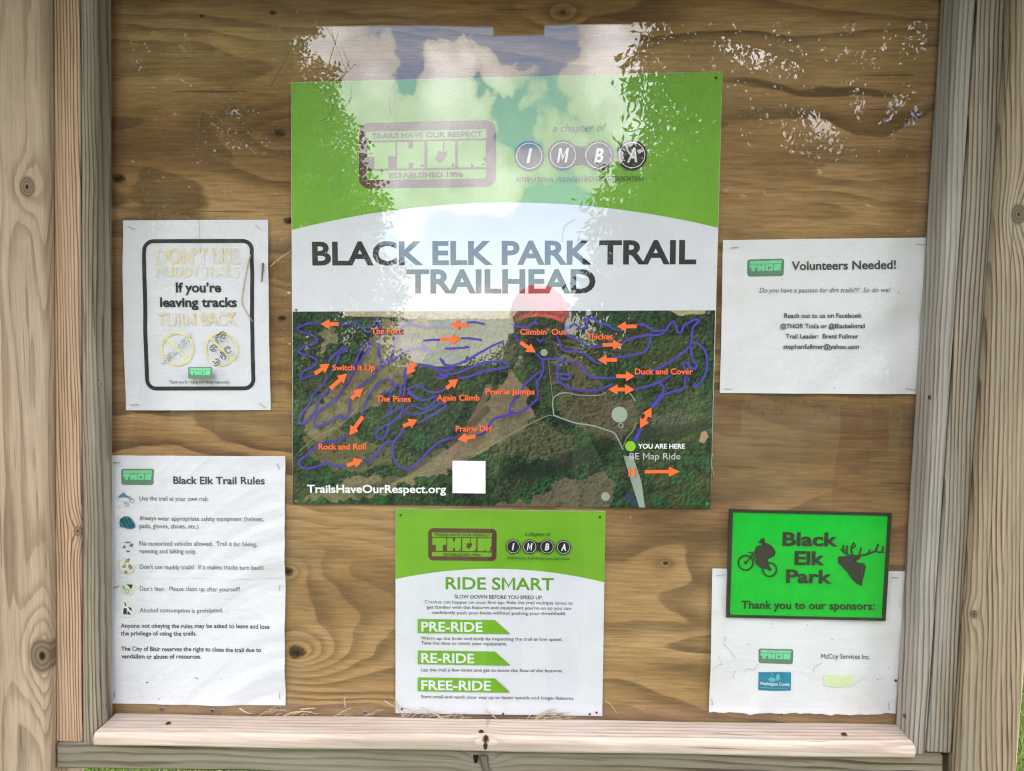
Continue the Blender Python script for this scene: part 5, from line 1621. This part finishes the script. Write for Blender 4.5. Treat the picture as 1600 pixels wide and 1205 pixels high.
# woods standing further back
for (px, py, dist, rp, lb) in ((310, 360, 15, 190, 'dark woodland tree far behind the tall broadleaf tree'), (90, 300, 17, 210, 'far woodland tree at the left end of the clearing'), (1140, 350, 14, 165, 'woodland tree close behind the drooping walnut tree'), (1370, 380, 16, 200, 'far woodland tree at the right end of the clearing')):
    q = behind(px, 600, dist)
    tree('woodland_tree', (q.x, q.y, ground_z(q.x, q.y)), lb, [clump(px, py, dist, rp, rp * 0.8), clump(px - rp * 0.6, py + 90, dist, rp * 0.7), clump(px + rp * 0.6, py + 90, dist + .5, rp * 0.7), clump(px, py + 160, dist - .5, rp * 0.9, rp * 0.6)], None, 0.20, 0.12, 70, LEAF_A, 0.25, 6.5, 0.25, 'woodland trees round the clearing', 5)
# bare sapling against the sky
bs = behind(505, 600, 7.2)
t = thing('bare_sapling', (bs.x, bs.y, 0.0), 'leafless sapling with thin upright twigs beside the tall broadleaf tree', 'tree')
mb = MB()
tp = behind(508, 150, 7.2)
mb.tube([Vector((bs.x, bs.y, -0.1)), Vector((bs.x + 0.05, bs.y, 1.5)), tp], 0.03, BARK, 6, 0.012)
rnd = random.Random(5)
for k in range(34):
    s = tp.lerp(Vector((bs.x + 0.05, bs.y, 1.5)), rnd.uniform(0.0, 0.75))
    e = s + Vector((rnd.uniform(-.38, .42), rnd.uniform(-.3, .3), rnd.uniform(0.25, 0.85)))
    mb.tube([s, s.lerp(e, 0.5) + Vector((rnd.uniform(-.04, .04), 0, 0.03)), e], 0.007, BARK, 4, 0.0025)
    for _ in range(2):
        s2 = s.lerp(e, rnd.uniform(0.4, 0.9)); mb.tube([s2, s2 + Vector((rnd.uniform(-.15, .15), rnd.uniform(-.1, .1), rnd.uniform(.1, .28)))], 0.004, BARK, 4, 0.002)
mb.build('trunk', t)
# far bushes closing the gap, and woods beyond
spots = [(640, 588, 22, 52), (700, 598, 26, 50), (765, 578, 24, 56), (826, 548, 23, 62), (910, 555, 23, 70), (560, 560, 24, 80)]
labs = ['round bush at the far left end of the clearing', 'low spreading bush in the middle of the clearing edge', 'bushy shrub just left of the photographer at the clearing edge', 'shrub hidden behind the photographer', 'taller shrub right of the photographer at the clearing edge', 'dark shrub under the tall broadleaf tree']
for (px, py, dist, rp), lb in zip(spots, labs):
    q = behind(px, py, dist)
    gz = ground_z(q.x, q.y)
    tree('bush', (q.x, q.y, gz), lb, [clump(px, py + 6, dist, rp, rp * 0.55), clump(px + rp * 0.5, py + 20, dist + .5, rp * 0.7, rp * 0.5), clump(px - rp * 0.5, py + 18, dist - .4, rp * 0.7, rp * 0.5)], None, 0.16, 0.09, 45, LEAF_A, 0.06, 1.2, 0.2, 'bushes along the far edge of the clearing', 4, 'bush')

# sunlit grass behind the kiosk, where it shows past the posts
def grass(xr, yr, n, seed):
    rg = np.random.default_rng(seed)
    c = np.stack([rg.uniform(*xr, n), rg.uniform(*yr, n), np.zeros(n)], -1)
    h = rg.uniform(0.05, 0.13, (n, 1))
    a = unit(np.concatenate([rg.normal(size=(n, 2)) * 0.45, np.ones((n, 1))], 1)) * h / 2
    s = unit(np.stack([rg.normal(size=n), rg.normal(size=n), np.zeros(n)], -1)) * 0.0035
    return c + a, a, s, rg.random(n)
parts = [grass((1.2, 3.6), (1.0, 5.0), 26000, 1), grass((-2.4, -0.4), (0.6, 2.6), 16000, 2), grass((0.2, 1.3), (0.6, 2.4), 6000, 3)]
o = quads_mesh('grass', None, *[np.concatenate(q) for q in zip(*parts)], BLADE)
put(o, 'sunlit lawn grass behind the kiosk', 'grass', kind='stuff')

# ------------------------------------------------------------------ the photographer, mirrored in the pane
SKIN = plain('skin', (0.13, 0.075, 0.05), 0.5, 0.35, 0.05, 40)
SHIRT = plain('dark_shirt', (0.010, 0.011, 0.013), 0.85, 0.1, 0.2, 90)
JEANS = plain('jeans', (0.013, 0.016, 0.024), 0.85, 0.1, 0.2, 120)
SHOE = plain('shoe', (0.03, 0.028, 0.026), 0.6, 0.2)
CAPR = plain('red_cap', (0.78, 0.085, 0.085), 0.75, 0.15, 0.08, 60)
CAPW = plain('cap_panel', (0.62, 0.24, 0.22), 0.75, 0.15, 0.1, 60)
PHONE = plain('phone_black', (0.012, 0.012, 0.014), 0.35, 0.4)
hc = behind(842, 520, 1.52)
HX, HY, HZ = hc.x, -1.52, hc.z           # middle of the head
person = thing('person', (HX, HY, 0.0), 'photographer in a red cap and dark shirt holding up a phone, mirrored in the pane', 'person')
def skinned(name, chains, parent, mat, sub=2, root=0):
    """Skin modifier surface over joined bone chains: each chain is [(x, y, z, r), ...]; shared points join."""
    vs_, rs, es, key = [], [], [], {}
    for ch in chains:
        prev = None
        for (x, y, z, r) in ch:
            k = (round(x, 4), round(y, 4), round(z, 4))
            if k not in key:
                key[k] = len(vs_); vs_.append((x, y, z)); rs.append(r)
            if prev is not None and prev != key[k]: es.append((prev, key[k]))
            prev = key[k]
    o0 = parent_world(parent)
    me = bpy.data.meshes.new(name)
    me.from_pydata([tuple(Vector(v) - o0) for v in vs_], es, [])
    me.materials.append(mat)
    o = bpy.data.objects.new(name, me); C.objects.link(o)
    o.parent = parent
    md = o.modifiers.new('skin', 'SKIN'); md.use_smooth_shade = True
    for sv, r in zip(me.skin_vertices[0].data, rs):
        sv.radius = (r, r)
    me.skin_vertices[0].data[root].use_root = True
    s = o.modifiers.new('smooth', 'SUBSURF'); s.levels = sub; s.render_levels = sub
    return o
hx, hy, hz = HX, HY, HZ
pel = (hx, hy - 0.06, 0.95)
chest = (hx, hy - 0.05, hz - 0.36)
neck0, neck1 = (hx, hy - 0.03, hz - 0.19), (hx, hy - 0.01, hz - 0.12)
phz = EYE
def arm(s):
    sh_ = (hx + s * 0.19, hy - 0.05, hz - 0.245)
    el = (hx + s * 0.27, hy + 0.13, hz - 0.42)
    wr = (s * 0.095 + 0.0, -D - 0.075, phz - 0.075)
    hd = (s * 0.086, -D - 0.035, phz - 0.035)
    return sh_, el, wr, hd
chains = [[(*pel, 0.125), (hx, hy - 0.06, 1.12, 0.115), (*chest, 0.135), (hx, hy - 0.04, hz - 0.25, 0.095), (*neck0, 0.056), (*neck1, 0.056), (hx, hy + 0.0, hz - 0.05, 0.070), (hx, hy - 0.005, hz + 0.02, 0.082), (hx, hy - 0.005, hz + 0.075, 0.070)]]
chains.append([(hx, hy + 0.0, hz - 0.05, 0.070), (hx, hy + 0.075, hz - 0.028, 0.016), (hx, hy + 0.098, hz - 0.034, 0.012)])       # nose
chains.append([(hx, hy + 0.0, hz - 0.05, 0.070), (hx, hy + 0.045, hz - 0.095, 0.030)])                                          # chin
for s in (-1, 1):
    chains.append([(hx, hy - 0.005, hz + 0.02, 0.082), (hx + s * 0.082, hy - 0.015, hz - 0.015, 0.016), (hx + s * 0.090, hy - 0.022, hz - 0.005, 0.014)])   # ears
    sh_, el, wr, hd = arm(s)
    chains.append([(hx, hy - 0.04, hz - 0.25, 0.095), (*sh_, 0.052), (*(np.array(sh_) * .5 + np.array(el) * .5), 0.036), (*el, 0.030), (*(np.array(el) * .45 + np.array(wr) * .55), 0.025), (*wr, 0.022), (*hd, 0.032)])
    base_ = np.array(hd) + np.array([0, -0.004, 0])
    for k, (ln, up_) in enumerate(((0.050, 0.030), (0.056, 0.012), (0.053, -0.006), (0.043, -0.022))):      # four fingers on the back of the phone
        a = base_ + np.array([s * 0.004, 0.018, up_])
        b2 = a + np.array([s * 0.004, 0.022, 0.002])
        c2 = b2 + np.array([-s * ln * 0.55, 0.008, 0.004])
        e2 = c2 + np.array([-s * ln * 0.45, -0.004, 0.002])
        chains.append([(*hd, 0.032), (*a, 0.0095), (*b2, 0.0088), (*c2, 0.0082), (*e2, 0.0070)])
    a = base_ + np.array([-s * 0.012, -0.012, 0.020]); b2 = a + np.array([-s * 0.022, -0.006, 0.016]); c2 = b2 + np.array([-s * 0.020, 0.004, 0.008])
    chains.append([(*hd, 0.032), (*a, 0.0115), (*b2, 0.0100), (*c2, 0.0082)])                                                    # thumb
    chains.append([(*pel, 0.125), (hx + s * 0.09, hy - 0.06, 0.88, 0.085), (hx + s * 0.105, hy - 0.03, 0.50, 0.056), (hx + s * 0.11, hy - 0.07, 0.28, 0.050), (hx + s * 0.11, hy - 0.09, 0.09, 0.036), (hx + s * 0.115, hy - 0.03, 0.045, 0.036), (hx + s * 0.12, hy + 0.07, 0.035, 0.030)])
skinned('body', chains, person, SKIN, 2)
sc_ = [[(hx, hy - 0.06, 0.93, 0.142), (hx, hy - 0.06, 1.12, 0.138), (*chest, 0.158), (hx, hy - 0.04, hz - 0.25, 0.112), (hx, hy - 0.03, hz - 0.205, 0.068)]]
for s in (-1, 1):
    sh_, el, wr, hd = arm(s)
    sc_.append([(hx, hy - 0.04, hz - 0.25, 0.112), (*sh_, 0.074), (*(np.array(sh_) * .5 + np.array(el) * .5), 0.062), (*el, 0.054), (*(np.array(el) * .45 + np.array(wr) * .55), 0.046), (*(np.array(el) * .08 + np.array(wr) * .92), 0.036)])
skinned('shirt', sc_, person, SHIRT, 2)
tc_ = [[(hx, hy - 0.06, 0.99, 0.135), (hx, hy - 0.06, 0.93, 0.135)]]
for s in (-1, 1):
    tc_.append([(hx, hy - 0.06, 0.93, 0.135), (hx + s * 0.09, hy - 0.06, 0.86, 0.095), (hx + s * 0.105, hy - 0.03, 0.50, 0.072), (hx + s * 0.11, hy - 0.07, 0.28, 0.066), (hx + s * 0.11, hy - 0.09, 0.06, 0.060)])
skinned('trousers', tc_, person, JEANS, 2)
for s in (-1, 1):
    skinned('shoe', [[(hx + s * 0.11, hy - 0.10, 0.05, 0.048), (hx + s * 0.115, hy - 0.02, 0.045, 0.046), (hx + s * 0.12, hy + 0.09, 0.036, 0.038), (hx + s * 0.12, hy + 0.14, 0.032, 0.030)]], person, SHOE, 2)
EYEW = plain('eye_white', (0.7, 0.69, 0.66), 0.3, 0.5); IRIS = plain('iris', (0.03, 0.025, 0.02), 0.3, 0.5); LIP = plain('lips', (0.32, 0.12, 0.10), 0.5, 0.3); HAIRC = plain('hair', (0.03, 0.02, 0.014), 0.7, 0.3)
def ball(c, r, m, nm, parent, sx=1, sy=1, sz=1, zmin=-1.0):
    bm = bmesh.new(); bmesh.ops.create_uvsphere(bm, u_segments=24, v_segments=14, radius=1.0)
    if zmin > -1: bmesh.ops.delete(bm, geom=[v for v in bm.verts if v.co.z < zmin], context='VERTS')
    me = bpy.data.meshes.new(nm)
    o0 = parent_world(parent)
    for v in bm.verts: v.co = Vector((v.co.x * r * sx, v.co.y * r * sy, v.co.z * r * sz)) + Vector(c) - o0
    bm.to_mesh(me); bm.free()
    me.materials.append(m); me.polygons.foreach_set('use_smooth', [True] * len(me.polygons))
    o = bpy.data.objects.new(nm, me); C.objects.link(o); o.parent = parent
    return o
for s in (-1, 1):
    e = ball((hx + s * 0.031, hy + 0.066, hz + 0.004), 0.012, EYEW, 'eye', person)
    ball((hx + s * 0.031, hy + 0.075, hz + 0.004), 0.0052, IRIS, 'iris', e)
ball((hx, hy + 0.072, hz - 0.066), 0.011, LIP, 'mouth', person, 2.0, 0.6, 0.5)
ball((hx, hy - 0.022, hz + 0.012), 0.094, HAIRC, 'hair', person, 0.98, 1.0, 1.12, -0.55).location = (0, -0.012, 0.0)
# cap: crown, lighter front panel and a curved peak
ct = hc.z
capz = behind(842, 497, 1.52).z
capo = ball((hx, hy - 0.004, capz), 0.108, CAPR, 'cap', person, 0.98, 1.06, 1.12, -0.02)
mb = MB()
n = 16
for k in range(n):
    pass
rows_ = []
for j in range(6):
    t_ = j / 5
    rows_.append([(hx + 0.100 * math.sin(a) * (1 - 0.10 * t_), hy + 0.095 * math.cos(a) + 0.075 * t_ * math.cos(a) ** 0.8, capz + 0.012 - 0.012 * t_ - 0.028 * (math.sin(a) ** 2) * (0.4 + 0.6 * t_)) for a in [math.radians(-75 + 150 * k / n) for k in range(n + 1)]])
vs_ = [q for r_ in rows_ for q in r_]
fs = [(j * (n + 1) + i, j * (n + 1) + i + 1, (j + 1) * (n + 1) + i + 1, (j + 1) * (n + 1) + i) for j in range(5) for i in range(n)]
mb.add(vs_, fs, CAPR)
pk = mb.build('peak', capo, True)
sd = pk.modifiers.new('thick', 'SOLIDIFY'); sd.thickness = 0.003
# the phone in the photographer's hands, just behind the lens
phone = thing('phone', (0.0, -D - 0.012, EYE), 'black phone held up to the board by the photographer', 'phone')
mb = MB()
mb.box((-0.070, -D - 0.014, EYE - 0.060), (0.012, -D - 0.006, EYE + 0.014), PHONE)
mb.v = [Vector((q.x * 1.0, q.y, q.z)) for q in mb.v]
bevel(mb.build('body', phone), 0.003)
mb = MB(); mb.tube([Vector((0, -D - 0.006, EYE)), Vector((0, -D - 0.0045, EYE))], 0.006, PHONE, 20); mb.build('lens', phone)
